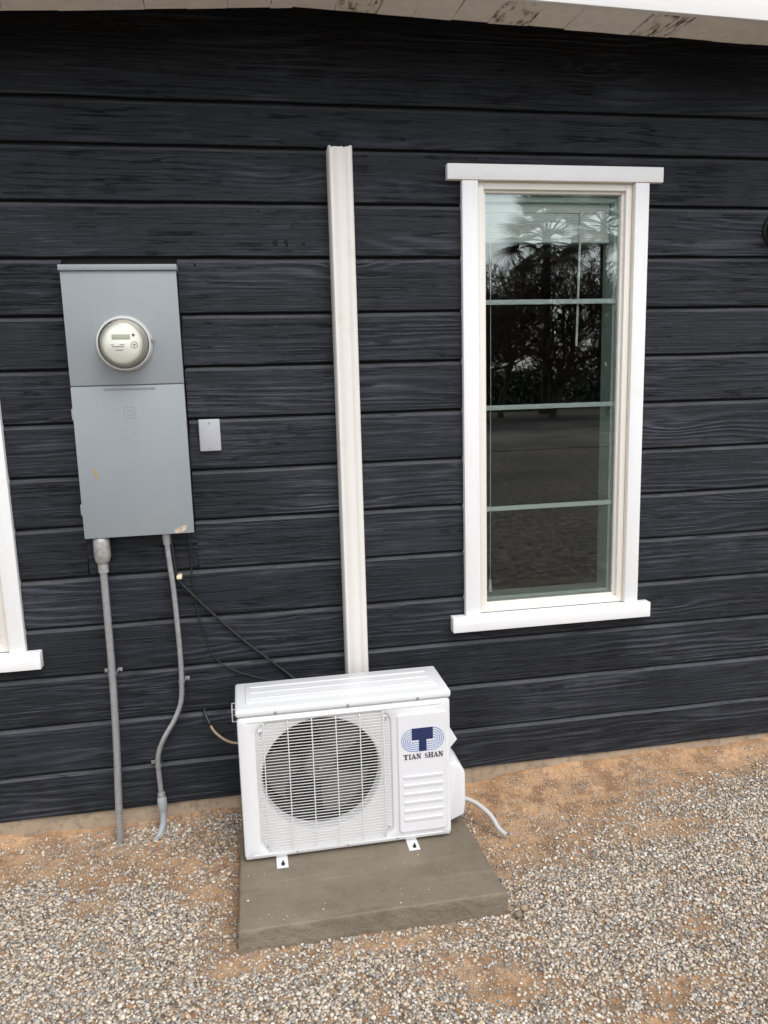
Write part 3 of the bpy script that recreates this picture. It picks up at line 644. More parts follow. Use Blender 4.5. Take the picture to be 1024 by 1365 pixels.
# ================================================================== METER PANEL
FY = -0.060
pn = thing('meter_panel', 'grey painted metal electrical service panel set into the siding', 'electrical panel', (-0.339, 0.017, 1.075))
px0, px1, pz0, pz1 = PNL; ZS = 1.562
MB().box(px0 + 0.003, px1 - 0.003, FY + 0.008, 0.016, pz0 + 0.002, pz1 - 0.004, bev=0.002).build('enclosure', 'panel', pn)
MB().box(px0 - 0.004, px1 + 0.003, FY - 0.008, -0.002, pz1 - 0.018, pz1, bev=0.0025).build('top_hood', 'panel', pn)
MB().box(px0, px1, FY, FY + 0.008, ZS + 0.0015, pz1 - 0.0185, bev=0.002).build('meter_cover', 'panel', pn)
door = MB().box(px0, px1, FY - 0.003, FY + 0.008, pz0, ZS - 0.0015, bev=0.0025).build('door', 'panel', pn)
# pull lip, embossed mark, hinges, wear
MB().box(-0.412, -0.256, FY - 0.0055, FY - 0.0025, ZS - 0.0135, ZS - 0.0035, bev=0.001).build('pull_lip', 'panel', door)
def round_rect(x0, x1, z0, z1, r, n=5):
    pts = []
    for cx, cz, a0 in ((x1 - r, z1 - r, 0), (x0 + r, z1 - r, 90), (x0 + r, z0 + r, 180), (x1 - r, z0 + r, 270)):
        for k in range(n + 1): a = R(a0 + 90 * k / n); pts.append((cx + r * math.cos(a), cz + r * math.sin(a)))
    return pts
def ring_prism(outer, inner, y0, y1):
    b = MB(); n = len(outer)
    b.rings([[(x, y1, z) for x, z in outer], [(x, y0, z) for x, z in outer], [(x, y0, z) for x, z in inner], [(x, y1, z) for x, z in inner]]); return b
mk = ring_prism(round_rect(-0.357, -0.321, 1.458, 1.494, 0.005), round_rect(-0.3555, -0.3225, 1.4595, 1.4925, 0.004), FY - 0.0036, FY - 0.0025)
Do = [(-0.346, 1.467), (-0.336, 1.467)] + [(-0.336 + 0.009 * math.cos(a), 1.476 + 0.009 * math.sin(a)) for a in np.linspace(-1.3, 1.3, 9)] + [(-0.336, 1.485), (-0.346, 1.485)]
ci = (-0.339, 1.476); Di = [(ci[0] + (x - ci[0]) * 0.72, ci[1] + (z - ci[1]) * 0.74) for x, z in Do]
m2 = ring_prism(Do, Di, FY - 0.0036, FY - 0.0025); mk.add(m2.v, m2.f)
mk.build('embossed_mark', 'panel', door, smooth=0)
for zc in (1.475, 1.17): MB().box(px0 - 0.0042, px0 + 0.001, FY - 0.001, FY + 0.012, zc - 0.018, zc + 0.018, bev=0.002).build('hinge', 'panel', pn)
def blotch(cx, cz, rx, rz, n=18, seed=0, y=FY - 0.0036):
    rnd = random.Random(seed); return [(cx + rx * math.cos(2 * math.pi * k / n) * rnd.uniform(0.5, 1.1), cz + rz * math.sin(2 * math.pi * k / n) * rnd.uniform(0.5, 1.1)) for k in range(n)]
b = MB()
for (cx, cz, rx, rz, s_) in ((-0.206, 1.089, 0.024, 0.010, 1), (-0.218, 1.081, 0.014, 0.005, 2), (-0.195, 1.098, 0.009, 0.004, 3)): b.prism(blotch(cx, cz, rx, rz, seed=s_), FY - 0.0038 - 0.0003 * s_, FY - 0.0025)
fl = b.build('flaking_patch', 'rust', door, smooth=0); fl['label'] = 'pale flaking rusty paint at the lower corner of the door'
b = MB()
for (cx, cz, rx, rz, s_) in ((-0.459, 1.285, 0.0055, 0.011, 4), (-0.456, 1.273, 0.0035, 0.008, 5), (-0.462, 1.296, 0.004, 0.005, 6)): b.prism(blotch(cx, cz, rx, rz, 12, s_), FY - 0.0038 - 0.0002 * s_, FY - 0.0025)
oc = b.build('scrape_mark', 'ochre', door, smooth=0); oc['label'] = 'small ochre scrape in the grey paint'

# the meter plugged into the panel
mt = thing('electric_meter', 'round glass-covered electric meter with a cream face on the grey panel', 'electric meter', (-0.338, FY, 1.690))
mc = (-0.338, FY, 1.690)
MB().lathe([(0.060, 0.001), (0.086, 0.001), (0.0865, -0.010), (0.083, -0.016), (0.081, -0.024), (0.077, -0.024), (0.074, -0.012)], mc, 'y', 64).build('sealing_ring', 'ringmetal', mt)
MB().lathe([(0.0, -0.050), (0.064, -0.050), (0.066, -0.046), (0.073, -0.02), (0.073, -0.004)], mc, 'y', 64).build('body', 'meter_body', mt)
fc = MB().lathe([(0.0, -0.0535), (0.0600, -0.0535), (0.0600, -0.0505)], mc, 'y', 48).build('face_plate', 'meter_face', mt)
MB().lathe([(0.0, -0.092), (0.030, -0.0915), (0.058, -0.088), (0.0655, -0.082), (0.0695, -0.07), (0.0755, -0.026), (0.0765, -0.02)], mc, 'y', 64).build('glass_cover', 'dome', mt)
fy = FY - 0.0535
MB().box(mc[0] - 0.030, mc[0] + 0.024, fy - 0.0016, fy - 0.0002, mc[2] + 0.012, mc[2] + 0.027, bev=0.0006).build('display', 'lcd', fc)
MB().lathe([(0.0, -0.002), (0.0042, -0.002), (0.0045, 0)], (mc[0] + 0.034, fy, mc[2] + 0.024), 'y', 16).build('optical_port', 'black_ink', fc)
cr = MB(); cxx, czz = mc[0] + 0.035, mc[2] - 0.006
cr.rings([[(cxx + r_ * math.cos(a), fy - y_, czz + r_ * math.sin(a)) for a in np.linspace(0, 2 * math.pi, 24, endpoint=False)] for r_, y_ in ((0.0105, 0.0002), (0.0105, 0.001), (0.0085, 0.001), (0.0085, 0.0002))])
cr.box(cxx - 0.005, cxx + 0.005, fy - 0.001, fy - 0.0002, czz + 0.0005, czz + 0.003).box(cxx - 0.0015, cxx + 0.0015, fy - 0.0011, fy - 0.0002, czz - 0.006, czz + 0.0004)
cr.build('printed_dial', 'grey_ink', fc, smooth=0)
for (dz, xa, xb, hh) in ((-0.004, -0.034, -0.026, 0.002), (-0.004, -0.008, 0.006, 0.0022), (-0.010, -0.031, 0.004, 0.0022), (-0.021, -0.022, 0.0, 0.0022)):
    MB().box(mc[0] + xa, mc[0] + xb, fy - 0.0009, fy - 0.0002, mc[2] + dz - hh / 2, mc[2] + dz + hh / 2).build('print_line', 'grey_ink', fc, smooth=0)
MB().box(mc[0] + 0.083, mc[0] + 0.091, FY - 0.020, FY - 0.008, mc[2] + 0.004, mc[2] + 0.016, bev=0.001).tube([(mc[0] + 0.088, FY - 0.021, mc[2] + 0.018), (mc[0] + 0.089, FY - 0.024, mc[2] + 0.008), (mc[0] + 0.087, FY - 0.021, mc[2] + 0.0)], 0.002, 6).build('seal_tab', 'pewter', mt)

# pale blank cover plate
bp = thing('cover_plate', 'pale grey blank outlet cover plate on the siding beside the grey panel', 'cover plate', (-0.097, 0, 1.39))
MB().box(-0.132, -0.0625, -0.012, 0.002, 1.337, 1.443, bev=0.004, seg=3).build('plate', 'plate', bp)
for z in (1.431, 1.349): MB().lathe([(0.0, -0.0145), (0.003, -0.0142), (0.0038, -0.012)], (-0.0975, 0, z), 'y', 12).build('screw', 'screw', bp)

# ================================================================== LINE-SET COVER
lc = thing('line_cover', 'tall ivory plastic line-set cover running up the siding above the white unit', 'line cover', (0.364, 0, 0.40))
prof = [(0.326, 0.001), (0.326, -0.030), (0.3275, -0.048), (0.3315, -0.054), (0.338, -0.052), (0.343, -0.0535), (0.352, -0.0575), (0.362, -0.0585), (0.371, -0.0565), (0.3755, -0.0525), (0.379, -0.0515), (0.383, -0.0545), (0.390, -0.057), (0.398, -0.0565), (0.403, -0.053), (0.405, -0.045), (0.4055, 0.001)]
loops = []
for z in (0.30, 0.9, 1.5, 2.1, 2.272, 2.288):
    l = []
    for i, (x, y) in enumerate(prof):
        zz = z
        if z > 2.28: zz += 0.0045 if i in (2, 3, 13, 14) else -0.0015 * math.sin(i * 2.1)
        l.append((x, y, zz))
    loops.append(l)
inner = []
for l in reversed(loops):
    inner.append([(0.3657 + (x - 0.3657) * 0.93, min(0.001, y + 0.0025) if y < -0.01 else y, z - 0.0002) for x, y, z in l])
b = MB().rings(loops + inner, close=False); b.build('cover_channel', 'pvc', lc, smooth=55)

# ================================================================== CONDUITS AND CABLES
ca = thing('electrical_conduit', 'straight galvanised steel conduit with a fat cast fitting running down to the sand', 'conduit', (-0.485, -0.08, 0.0))
cp = smooth_path([(-0.4675, -0.036, 0.965), (-0.468, -0.036, 0.80), (-0.4695, -0.036, 0.60), (-0.474, -0.048, 0.36), (-0.481, -0.066, 0.16), (-0.4865, -0.083, -0.04)], 5)
MB().tube(cp, 0.0122, 20).build('pipe', 'steel', ca)
MB().tube([(-0.466, -0.036, 1.076), (-0.466, -0.036, 1.072), (-0.466, -0.036, 1.062), (-0.466, -0.036, 1.01), (-0.467, -0.036, 0.992), (-0.467, -0.036, 0.985)], [0.020, 0.024, 0.0265, 0.0265, 0.022, 0.017], 20).build('fitting', 'pewter', ca)
MB().tube([(-0.467, -0.036, 0.988), (-0.467, -0.036, 0.955)], 0.0165, 20).build('collar', 'pewter', ca)
def strap(c, r, ears, parent):
    b = MB(); cx, cy, cz = c; n = 12; hw = 0.0065
    arc = [(cx + (r + 0.0012) * math.cos(a), cy - (r + 0.0012) * math.sin(a)) for a in np.linspace(0, math.pi, n)]
    pts = arc
    if 1 in ears: pts = [(cx + r + 0.017, -0.0015), (cx + r + 0.003, -0.0015)] + pts
    else: pts = [(cx + r + 0.0012, -0.001)] + pts
    if -1 in ears: pts = pts + [(cx - r - 0.003, -0.0015), (cx - r - 0.017, -0.0015)]
    else: pts = pts + [(cx - r - 0.0012, -0.001)]
    lo = [[(x, y, cz - hw) for x, y in pts], [(x, y, cz + hw) for x, y in pts]]
    outr = [[(x * 1 + 0, y - 0.0016, z) for x, y, z in l] for l in lo]
    b.rings([lo[0], outr[0], outr[1], lo[1]], close=False)
    o = b.build('strap', 'steel', parent, smooth=50)
    for e in ears: MB().lathe([(0.0, -0.0062), (0.003, -0.0058), (0.0042, -0.0032)], (cx + e * (r + 0.010), 0, cz), 'y', 10).build('screw', 'screw', o)
strap((-0.4695, -0.036, 0.604), 0.0122, (-1, 1), ca)

cb = thing('bent_conduit', 'thin galvanised conduit with an offset bend running down from the panel to the gravel', 'conduit', (-0.355, -0.08, 0.0))
pb = smooth_path([(-0.2600, -0.030, 1.06), (-0.2560, -0.030, 0.98), (-0.2490, -0.028, 0.867), (-0.2445, -0.026, 0.70), (-0.2440, -0.026, 0.60), (-0.2460, -0.027, 0.54), (-0.2530, -0.029, 0.475), (-0.2780, -0.032, 0.415), (-0.3160, -0.034, 0.355), (-0.3385, -0.033, 0.305), (-0.3455, -0.032, 0.26), (-0.3445, -0.032, 0.20), (-0.3425, -0.034, 0.145)], 6)
MB().tube(pb, 0.0090, 16).build('pipe', 'steel', cb)
MB().tube([(-0.260, -0.030, 1.076), (-0.2595, -0.030, 1.055), (-0.2585, -0.030, 1.035)], [0.014, 0.014, 0.0125], 16).build('connector', 'steel', cb)
MB().tube([(-0.3425, -0.034, 0.150), (-0.342, -0.035, 0.140), (-0.342, -0.035, 0.132)], [0.0125, 0.0135, 0.0125], 16).build('lock_ring', 'pewter', cb)
MB().tube([(-0.342, -0.035, 0.134), (-0.3415, -0.036, 0.128), (-0.341, -0.037, 0.092), (-0.341, -0.038, 0.086)], [0.014, 0.0165, 0.0165, 0.014], 16).build('coupling', 'greypvc', cb)
MB().tube(smooth_path([(-0.341, -0.037, 0.092), (-0.3405, -0.040, 0.060), (-0.345, -0.052, 0.030), (-0.356, -0.075, 0.010), (-0.368, -0.095, -0.012)], 5), 0.0118, 16).build('elbow', 'greypvc', cb)
strap((-0.2458, -0.027, 0.551), 0.0090, (1,), cb)
strap((-0.3452, -0.032, 0.252), 0.0090, (-1,), cb)
ck = MB().box(-0.2365, -0.219, -0.034, 0.0, 0.912, 0.926, bev=0.003).build('cable_clip', 'clip', cb)
tag(MB().tube(smooth_path([(-0.247, -0.020, 1.078), (-0.243, -0.020, 1.0), (-0.237, -0.022, 0.93), (-0.2300, -0.018, 0.902), (-0.19, -0.014, 0.852), (-0.135, -0.011, 0.787), (-0.075, -0.010, 0.722), (-0.015, -0.010, 0.660), (0.06, -0.010, 0.590), (0.135, -0.012, 0.520), (0.19, -0.05, 0.47), (0.20, -0.172, 0.43)], 6), 0.0048, 10).build('power_cable', 'cable'),
    'black power cable slanting across the siding from the conduit to the white unit', 'cable')
tag(MB().tube(smooth_path([(-0.186, -0.014, 1.078), (-0.1855, -0.010, 1.00), (-0.187, -0.007, 0.90), (-0.176, -0.006, 0.78), (-0.160, -0.006, 0.715), (-0.145, -0.006, 0.65), (-0.121, -0.006, 0.607), (-0.08, -0.006, 0.572), (-0.04, -0.006, 0.551), (0.01, -0.008, 0.532), (0.05, -0.03, 0.52), (0.07, -0.172, 0.49)], 6), 0.0023, 8).build('thin_wire', 'cable'),
    'thin dark wire hanging in a loose loop from the panel to the unit', 'wire')
hc = thing('signal_cable', 'short beige cable leaving a hole in the siding for the side of the unit', 'cable', (-0.178, 0, 0.425))
MB().tube(smooth_path([(-0.179, 0.02, 0.435), (-0.176, -0.012, 0.421), (-0.163, -0.030, 0.392), (-0.156, -0.045, 0.382)], 5), 0.0058, 10).build('sleeve', 'cable', hc)
MB().tube(smooth_path([(-0.158, -0.042, 0.384), (-0.142, -0.075, 0.372), (-0.112, -0.12, 0.365), (-0.082, -0.16, 0.368), (-0.052, -0.19, 0.378)], 5), 0.0042, 10).build('core', 'beige', hc)

# ================================================================== CONCRETE PAD
def pad():
    x0, x1, y0, y1 = PAD; zt = 0.065
    nx_, ny_, nz_ = 70, 52, 7
    def top(u, v):
        xl = x0 + 0.012 * v; xr = x1 - 0.026 * v
        return xl + (xr - xl) * u, y0 + (y1 - y0) * v
    def dis(x, y, z):
        a = np.array
        n1 = float(vnoise(a([x * 14.0 + z * 9]), a([y * 14.0 + z * 21]), 51, 3)[0]); n2 = float(vnoise(a([x * 60.0 + z * 70]), a([y * 60.0 - z * 50]), 52, 2)[0])
        return 0.0055 * n1 + 0.0032 * n2
    V = {}; vs_ = []; fs_ = []
    cx, cy = 0.3, -0.41
    loops = []
    ring = [(i / nx_, 0.0) for i in range(nx_)] + [(1.0, j / ny_) for j in range(ny_)] + [(1 - i / nx_, 1.0) for i in range(nx_)] + [(0.0, 1 - j / ny_) for j in range(ny_)]
    for z, ins in ((-0.06, 0.0), (-0.02, 0.0), (0.0, 0.0), (0.018, 0.0005), (0.036, 0.001), (0.050, 0.0012), (0.0605, 0.002), (0.064, 0.004), (zt, 0.0075)):
        l = []
        for (u, v) in ring:
            x, y = top(u, v)
            ix = ins * (1 if u < 0.001 else -1 if u > 0.999 else 0); iy = ins * (1 if v < 0.001 else -1 if v > 0.999 else 0)
            d = dis(x, y, z) if z < 0.06 else dis(x, y, z) * 0.45
            ox = -1 if u < 0.001 else 1 if u > 0.999 else 0; oy = -1 if v < 0.001 else 1 if v > 0.999 else 0
            l.append((x + ix + ox * d, y + iy + oy * d, z + (0.0012 * float(vnoise(np.array([x * 9.]), np.array([y * 9.]), 53, 2)[0]) if z > 0.06 else 0)))
        loops.append(l)
    b = MB().rings(loops); o = len(b.v) - len(ring)
    # top surface as a grid inside the last ring
    idx = {}
    for k, (u, v) in enumerate(ring): idx[(round(u * nx_), round(v * ny_))] = o + k
    for j in range(1, ny_):
        for i in range(1, nx_):
            x, y = top(i / nx_, j / ny_); idx[(i, j)] = len(b.v)
            b.v.append((x, y, zt + 0.0012 * float(vnoise(np.array([x * 9.]), np.array([y * 9.]), 53, 2)[0]) + 0.0006 * float(vnoise(np.array([x * 40.]), np.array([y * 40.]), 54, 2)[0])))
    for j in range(ny_):
        for i in range(nx_): b.f.append((idx[(i, j)], idx[(i + 1, j)], idx[(i + 1, j + 1)], idx[(i, j + 1)]))
    return b
tag(pad().build('concrete_pad', 'concrete', smooth=60), 'low grey-brown concrete slab with a rough front edge under the white unit', 'concrete pad')
for i, (x, y, r, tone) in enumerate(((0.722, -0.722, 0.0125, 0), (0.748, -0.70, 0.0115, 1))):
    bm = bmesh.new(); bmesh.ops.create_icosphere(bm, subdivisions=2, radius=r)
    for v in bm.verts: v.co *= 1 + 0.22 * mnoise.noise(v.co * 90 + Vector((i * 5, 0, 0))); v.co.z *= 0.75; v.co += Vector((x, y, 0.007))
    o = MB().frombm(bm).build('pebble', 'concrete' if tone == 0 else 'footing', smooth=60)
    tag(o, ['smooth grey pebble lying against the front corner of the slab', 'tan pebble lying near the front corner of the slab'][i], 'pebble')

# ================================================================== OUTDOOR UNIT
ac = thing('air_conditioner', 'white outdoor air conditioning unit standing on the concrete slab', 'air conditioner', (0.276, -0.28, 0.065))
AX0, AX1, AYF, AYB, AZ0, AZ1 = -0.060, 0.612, -0.392, -0.170, 0.078, 0.552
# cabinet shell (open front), base pan, coil
rr = 0.02
out = [(AX0, AYF + 0.012)] + [(AX0 + rr - rr * math.cos(a), AYB - rr + rr * math.sin(a)) for a in np.linspace(0, math.pi / 2, 6)] + [(AX1 - rr + rr * math.sin(a), AYB - rr + rr * math.cos(a)) for a in np.linspace(0, math.pi / 2, 6)] + [(AX1, AYF + 0.012)]
inn = [(0.276 + (x - 0.276) * 0.988, -0.28 + (y + 0.28) * 0.97) for x, y in out]
MB().rings([[(x, y, AZ0) for x, y in out], [(x, y, AZ1) for x, y in out], [(x, y, AZ1) for x, y in inn], [(x, y, AZ0) for x, y in inn]], close=False).build('cabinet', 'ac', ac, smooth=40)
MB().box(AX0 + 0.004, AX1 - 0.004, AYF + 0.006, AYB - 0.004, AZ0 - 0.003, AZ0 + 0.02, bev=0.003).build('base_pan', 'ac', ac)
MB().box(AX0 + 0.012, 0.425, AYB - 0.035, AYB - 0.010, AZ0 + 0.02, AZ1).build('coil', 'coil', ac, smooth=0)
MB().box(0.425, 0.43, AYF + 0.03, AYB - 0.006, AZ0 + 0.02, AZ1).build('divider', 'dark', ac, smooth=0)
# front panel with recessed rounded square and round fan opening
FC = (0.195, 0.335); FR = 0.186
SQ = (-0.008, 0.4195, 0.092, 0.532); SQR = 0.045
FP = (AX0 + 0.0005, AX1 - 0.0005, AZ0, AZ1 + 0.001)
def ray_rr(a, x0, x1, z0, z1, r):
    c, s = math.cos(a), math.sin(a); lo, hi = 0.0, 2.0
    def inside(x, z):
        if not (x0 <= x <= x1 and z0 <= z <= z1): return False
        qx = min(max(x, x0 + r), x1 - r); qz = min(max(z, z0 + r), z1 - r)
        return math.hypot(x - qx, z - qz) <= r
    for _ in range(40):
        m_ = (lo + hi) / 2
        if inside(FC[0] + c * m_, FC[1] + s * m_): lo = m_
        else: hi = m_
    return FC[0] + c * lo, FC[1] + s * lo
angs = set(np.linspace(-math.pi, math.pi, 120, endpoint=False))
for (x0, x1, z0, z1, r) in ((*FP, 0.014), (*SQ, SQR)):
    for cx, sx_ in ((x0, 1), (x1, -1)):
        for cz, sz_ in ((z0, 1), (z1, -1)):
            for k in range(9):
                a = k / 8 * math.pi / 2; qx = cx + sx_ * (r - r * math.cos(a)); qz = cz + sz_ * (r - r * math.sin(a)); angs.add(math.atan2(qz - FC[1], qx - FC[0]))
angs = sorted(angs)
def lp(rect, r, y): return [(x, y, z) for x, z in (ray_rr(a, *rect, r) for a in angs)]
def ins(rect, d): return (rect[0] + d, rect[1] - d, rect[2] + d, rect[3] - d)
circ = lambda r, y: [(FC[0] + r * math.cos(a), y, FC[1] + r * math.sin(a)) for a in angs]
b = MB().rings([lp(FP, 0.014, AYF + 0.016), lp(FP, 0.014, AYF + 0.008), lp(ins(FP, 0.002), 0.013, AYF + 0.003), lp(ins(FP, 0.007), 0.010, AYF), lp(ins(SQ, -0.003), SQR + 0.003, AYF),
                lp(SQ, SQR, AYF + 0.002), lp(ins(SQ, 0.003), SQR - 0.003, AYF + 0.010), circ(FR + 0.012, AYF + 0.011), circ(FR + 0.004, AYF + 0.014), circ(FR, AYF + 0.022), circ(FR, AYF + 0.055)])
fpn = b.build('front_panel', 'ac', ac, smooth=35)
MB().rings([circ(FR + 0.001, AYF + 0.05), circ(FR + 0.001, AYF + 0.16)]).build('fan_shroud', 'dark', ac)
# embossed frame lines of the front panel
for (x0, x1, z) in ((AX0 + 0.03, AX1 - 0.03, AZ1 - 0.014), (AX0 + 0.03, AX1 - 0.03, AZ0 + 0.012)):
    MB().box(x0, x1, AYF - 0.002, AYF + 0.002, z - 0.0018, z + 0.0018, bev=0.0012).build('moulding', 'ac', fpn)
# service panel with ribs, mark and lettering
SV = (0.437, 0.597, 0.106, 0.514)
rings_ = [[(x, y, z) for x, z in round_rect(SV[0] + d, SV[1] - d, SV[2] + d, SV[3] - d, 0.010 - d * 0.5)] for d, y in ((0.0, AYF + 0.001), (0.0, AYF - 0.003), (0.003, AYF - 0.006))]
b = MB().rings(rings_); n_ = len(rings_[0]); b.f.append(tuple(range(len(b.v) - n_, len(b.v))))
sp = b.build('service_panel', 'acp', ac, smooth=35)
SY = AYF - 0.006
for z in (0.302, 0.2725, 0.243, 0.2135, 0.184, 0.1545):
    # wedge-shaped rib, sharp on its upper side
    b = MB(); xa, xb = 0.451, 0.585
    pr_ = [(z + 0.002, 0.0), (z + 0.0005, -0.0034), (z - 0.002, -0.0038), (z - 0.013, 0.0)]
    lo_ = [[(x, SY + y, zz) for zz, y in pr_] for x in (xa, xa + 0.004, xb - 0.004, xb)]
    lo_[0] = [(xa, SY + 0.0005, z - 0.004)] * 4; lo_[3] = [(xb, SY + 0.0005, z - 0.004)] * 4
    b.rings(lo_); b.build('rib', 'acp', sp, smooth=30, org=(0.518, SY, z))
Tc = (0.5185, 0.424)
lx0, lx1, lz0, lz1 = Tc[0] - 0.035, Tc[0] + 0.034, 0.385, 0.464
poly = [(Tc[0] - 0.0355, lz1), (Tc[0] + 0.0335, lz1), (Tc[0] + 0.0335, lz1 - 0.040), (Tc[0] + 0.012, lz1 - 0.040), (Tc[0] + 0.012, lz0), (Tc[0] - 0.0125, lz0), (Tc[0] - 0.0125, lz1 - 0.040), (Tc[0] - 0.0355, lz1 - 0.040)]
b = MB().box(poly[0][0], poly[1][0], SY - 0.0012, SY - 0.0002, lz1 - 0.040, lz1).box(poly[5][0], poly[4][0], SY - 0.0012, SY - 0.0002, lz0, lz1 - 0.0400)
b.build('logo_letter', 'navy', sp, smooth=0)
b = MB()
def arc_line(pts, wd):
    n = len(pts); L_, R_ = [], []
    for i, (x, z) in enumerate(pts):
        p0 = Vector(pts[max(0, i - 1)]); p1 = Vector(pts[min(n - 1, i + 1)]); d = (p1 - p0).normalized(); nr = Vector((-d.y, d.x)) * wd / 2
        L_.append((x + nr.x, SY - 0.0009, z + nr.y)); R_.append((x - nr.x, SY - 0.0009, z - nr.y))
    b.rings([L_, R_], close=False); b.rings([[(x, SY - 0.0002, z) for x, y, z in L_], L_], close=False)
for k in range(5):
    # nested lobes leaving the top of the letter and returning to its stem
    ztop = lz1 - 0.0015 - k * 0.0082; zbot = lz0 + 0.0015 + k * 0.0072; rad = (ztop - zbot) / 2; zc = (ztop + zbot) / 2
    for sgn in (-1, 1):
        xin = Tc[0] + sgn * 0.030; rx = 0.0385 - k * 0.0062
        pts = [(xin, ztop)] + [(xin + sgn * rx * math.cos(a), zc + rad * math.sin(a)) for a in np.linspace(math.pi / 2, -math.pi / 2, 18)] + [(Tc[0] + sgn * 0.0115, zbot)]
        if k == 4: pts = pts[2:]
        arc_line(pts, 0.0021)
b.build('logo_line', 'blue', sp, smooth=0)
# lettering in a heavy serif face, drawn from strokes
def glyph(ch, b, x, z, w_, h_, y0):
    st, hn, sf = w_ * 0.30, h_ * 0.10, w_ * 0.14
    Q = lambda *p: b.prism([(x + px_ * w_, z + pz_ * h_) for px_, pz_ in p], y0, y0 + 0.0008)
    rect = lambda a, c, d, e: Q((a, d), (c, d), (c, e), (a, e))
    if ch == 'T': rect(.34, .66, .09, .89); rect(.02, .98, .89, 1); rect(.20, .80, 0, .09); rect(.02, .12, .68, .889); rect(.88, .98, .68, .889)
    elif ch == 'I': rect(.3, .7, .09, .91); rect(.08, .92, .91, 1); rect(.08, .92, 0, .09)
    elif ch == 'A': Q((.40, 1), (.56, 1), (.96, .09), (.64, .09)); Q((.40, .999), (.48, .90), (.18, .09), (.08, .09)); rect(.22, .66, .30, .40); rect(-.04, .32, 0, .089); rect(.52, 1.06, 0, .089)
    elif ch == 'N': rect(.10, .22, .09, .91); rect(.78, .90, 0, .91); Q((.10, .999), (.38, .999), (.90, .001), (.64, .001)); rect(-.04, .099, .91, 1); rect(.0, .34, 0, .089); rect(.64, 1.04, .911, 1)
    elif ch == 'H': rect(.08, .36, .09, .91); rect(.64, .92, .09, .91); rect(.361, .639, .45, .56); rect(-.02, .44, .911, 1); rect(.56, 1.02, .911, 1); rect(-.02, .44, 0, .089); rect(.56, 1.02, 0, .089)
    elif ch == 'S':
        pts = [(.86, .76), (.74, .92), (.5, .965), (.26, .90), (.17, .74), (.30, .59), (.54, .49), (.76, .39), (.85, .23), (.72, .09), (.48, .035), (.24, .09), (.12, .26)]
        wds = [.10, .12, .12, .16, .24, .27, .28, .27, .24, .16, .12, .12, .10]
        L_, R_ = [], []
        for i, (px_, pz_) in enumerate(pts):
            p0, p1 = Vector(pts[max(0, i - 1)]), Vector(pts[min(len(pts) - 1, i + 1)]); d = (p1 - p0).normalized(); nr = Vector((-d.y, d.x)) * wds[i] / 2
            L_.append((x + (px_ + nr.x) * w_, y0, z + (pz_ + nr.y * .8) * h_)); R_.append((x + (px_ - nr.x) * w_, y0, z + (pz_ - nr.y * .8) * h_))
        b.rings([L_, R_], close=False)
xw = 0.4545
for ch, cw in (('T', 0.0165), ('I', 0.0095), ('A', 0.0165), ('N', 0.0160), (' ', 0.010), ('S', 0.0135), ('H', 0.0165), ('A', 0.0165), ('N', 0.0160)):
    if ch != ' ':
        b = MB(); glyph(ch, b, xw, 0.360, cw * 0.93, 0.0175, SY - 0.0011); b.build('letter', 'black_ink', sp, smooth=0)
    xw += cw
# top cover with shallow ribs
tc_ = MB().box(AX0 - 0.003, AX1 + 0.003, AYF - 0.002, AYB + 0.002, AZ1 + 0.0015, 0.579, bev=0.009, seg=3).build('top_cover', 'ac', ac, smooth=30)
MB().box(AX0 + 0.03, AX1 - 0.03, AYF + 0.045, AYB - 0.022, 0.577, 0.5835, bev=0.004, seg=2).build('raised_top', 'ac', tc_, smooth=30)
for y in (-0.318, -0.272, -0.226): MB().box(AX0 + 0.045, AX1 - 0.045, y - 0.004, y + 0.004, 0.582, 0.5852, bev=0.0014).build('top_rib', 'ac', tc_)
for x in (0.059, 0.283, 0.505): MB().lathe([(0.0, -0.0052), (0.0035, -0.0046), (0.0048, -0.0022), (0.0048, 0.003)], (x, AYF, 0.5625), 'y', 12).build('screw', 'screw', ac)
for x in (0.105, 0.268, 0.43): MB().lathe([(0.0, -0.0035), (0.003, -0.003), (0.0038, -0.001), (0.0038, 0.003)], (x, AYF, 0.088), 'y', 12).build('screw', 'screw', ac)
# fan
hub = MB().lathe([(0.0, -0.024), (0.012, -0.024), (0.014, -0.019), (0.045, -0.017), (0.052, -0.010), (0.054, 0.05), (0.0, 0.05)], (FC[0], AYF + 0.085, FC[1]), 'y', 40).build('fan_hub', 'fan', ac)
MB().lathe([(0.0, -0.012), (0.006, -0.012), (0.007, 0.0)], (FC[0], AYF + 0.062, FC[1]), 'y', 12).build('hub_nut', 'screw', hub)
for k in range(3):
    a0 = R(176 + 120 * k); g_ = []
    nr_, na_ = 9, 10
    for i in range(nr_):
        t_ = i / (nr_ - 1); r_ = 0.048 + t_ * 0.128; l = []
        for j in range(na_):
            s_ = j / (na_ - 1); spread = R(66) * (0.72 + 0.38 * t_); a = a0 + (s_ - 0.5) * spread + R(16) * t_ * t_
            y = AYF + 0.088 + (s_ - 0.5) * (0.062 - 0.02 * t_) + 0.008 * math.sin(math.pi * s_)
            re = r_ - (0.014 * (2 * s_ - 1) ** 4 if i == nr_ - 1 else 0)
            l.append((FC[0] + re * math.cos(a), y, FC[1] + re * math.sin(a)))
        g_.append(l)
    MB().rings(g_, close=False).build('fan_blade', 'fan', ac, smooth=60)
MB().box(FC[0] - 0.02, FC[0] + 0.02, AYF + 0.155, AYF + 0.175, AZ0 + 0.02, AZ1).build('motor_mount', 'coil', ac, smooth=0)
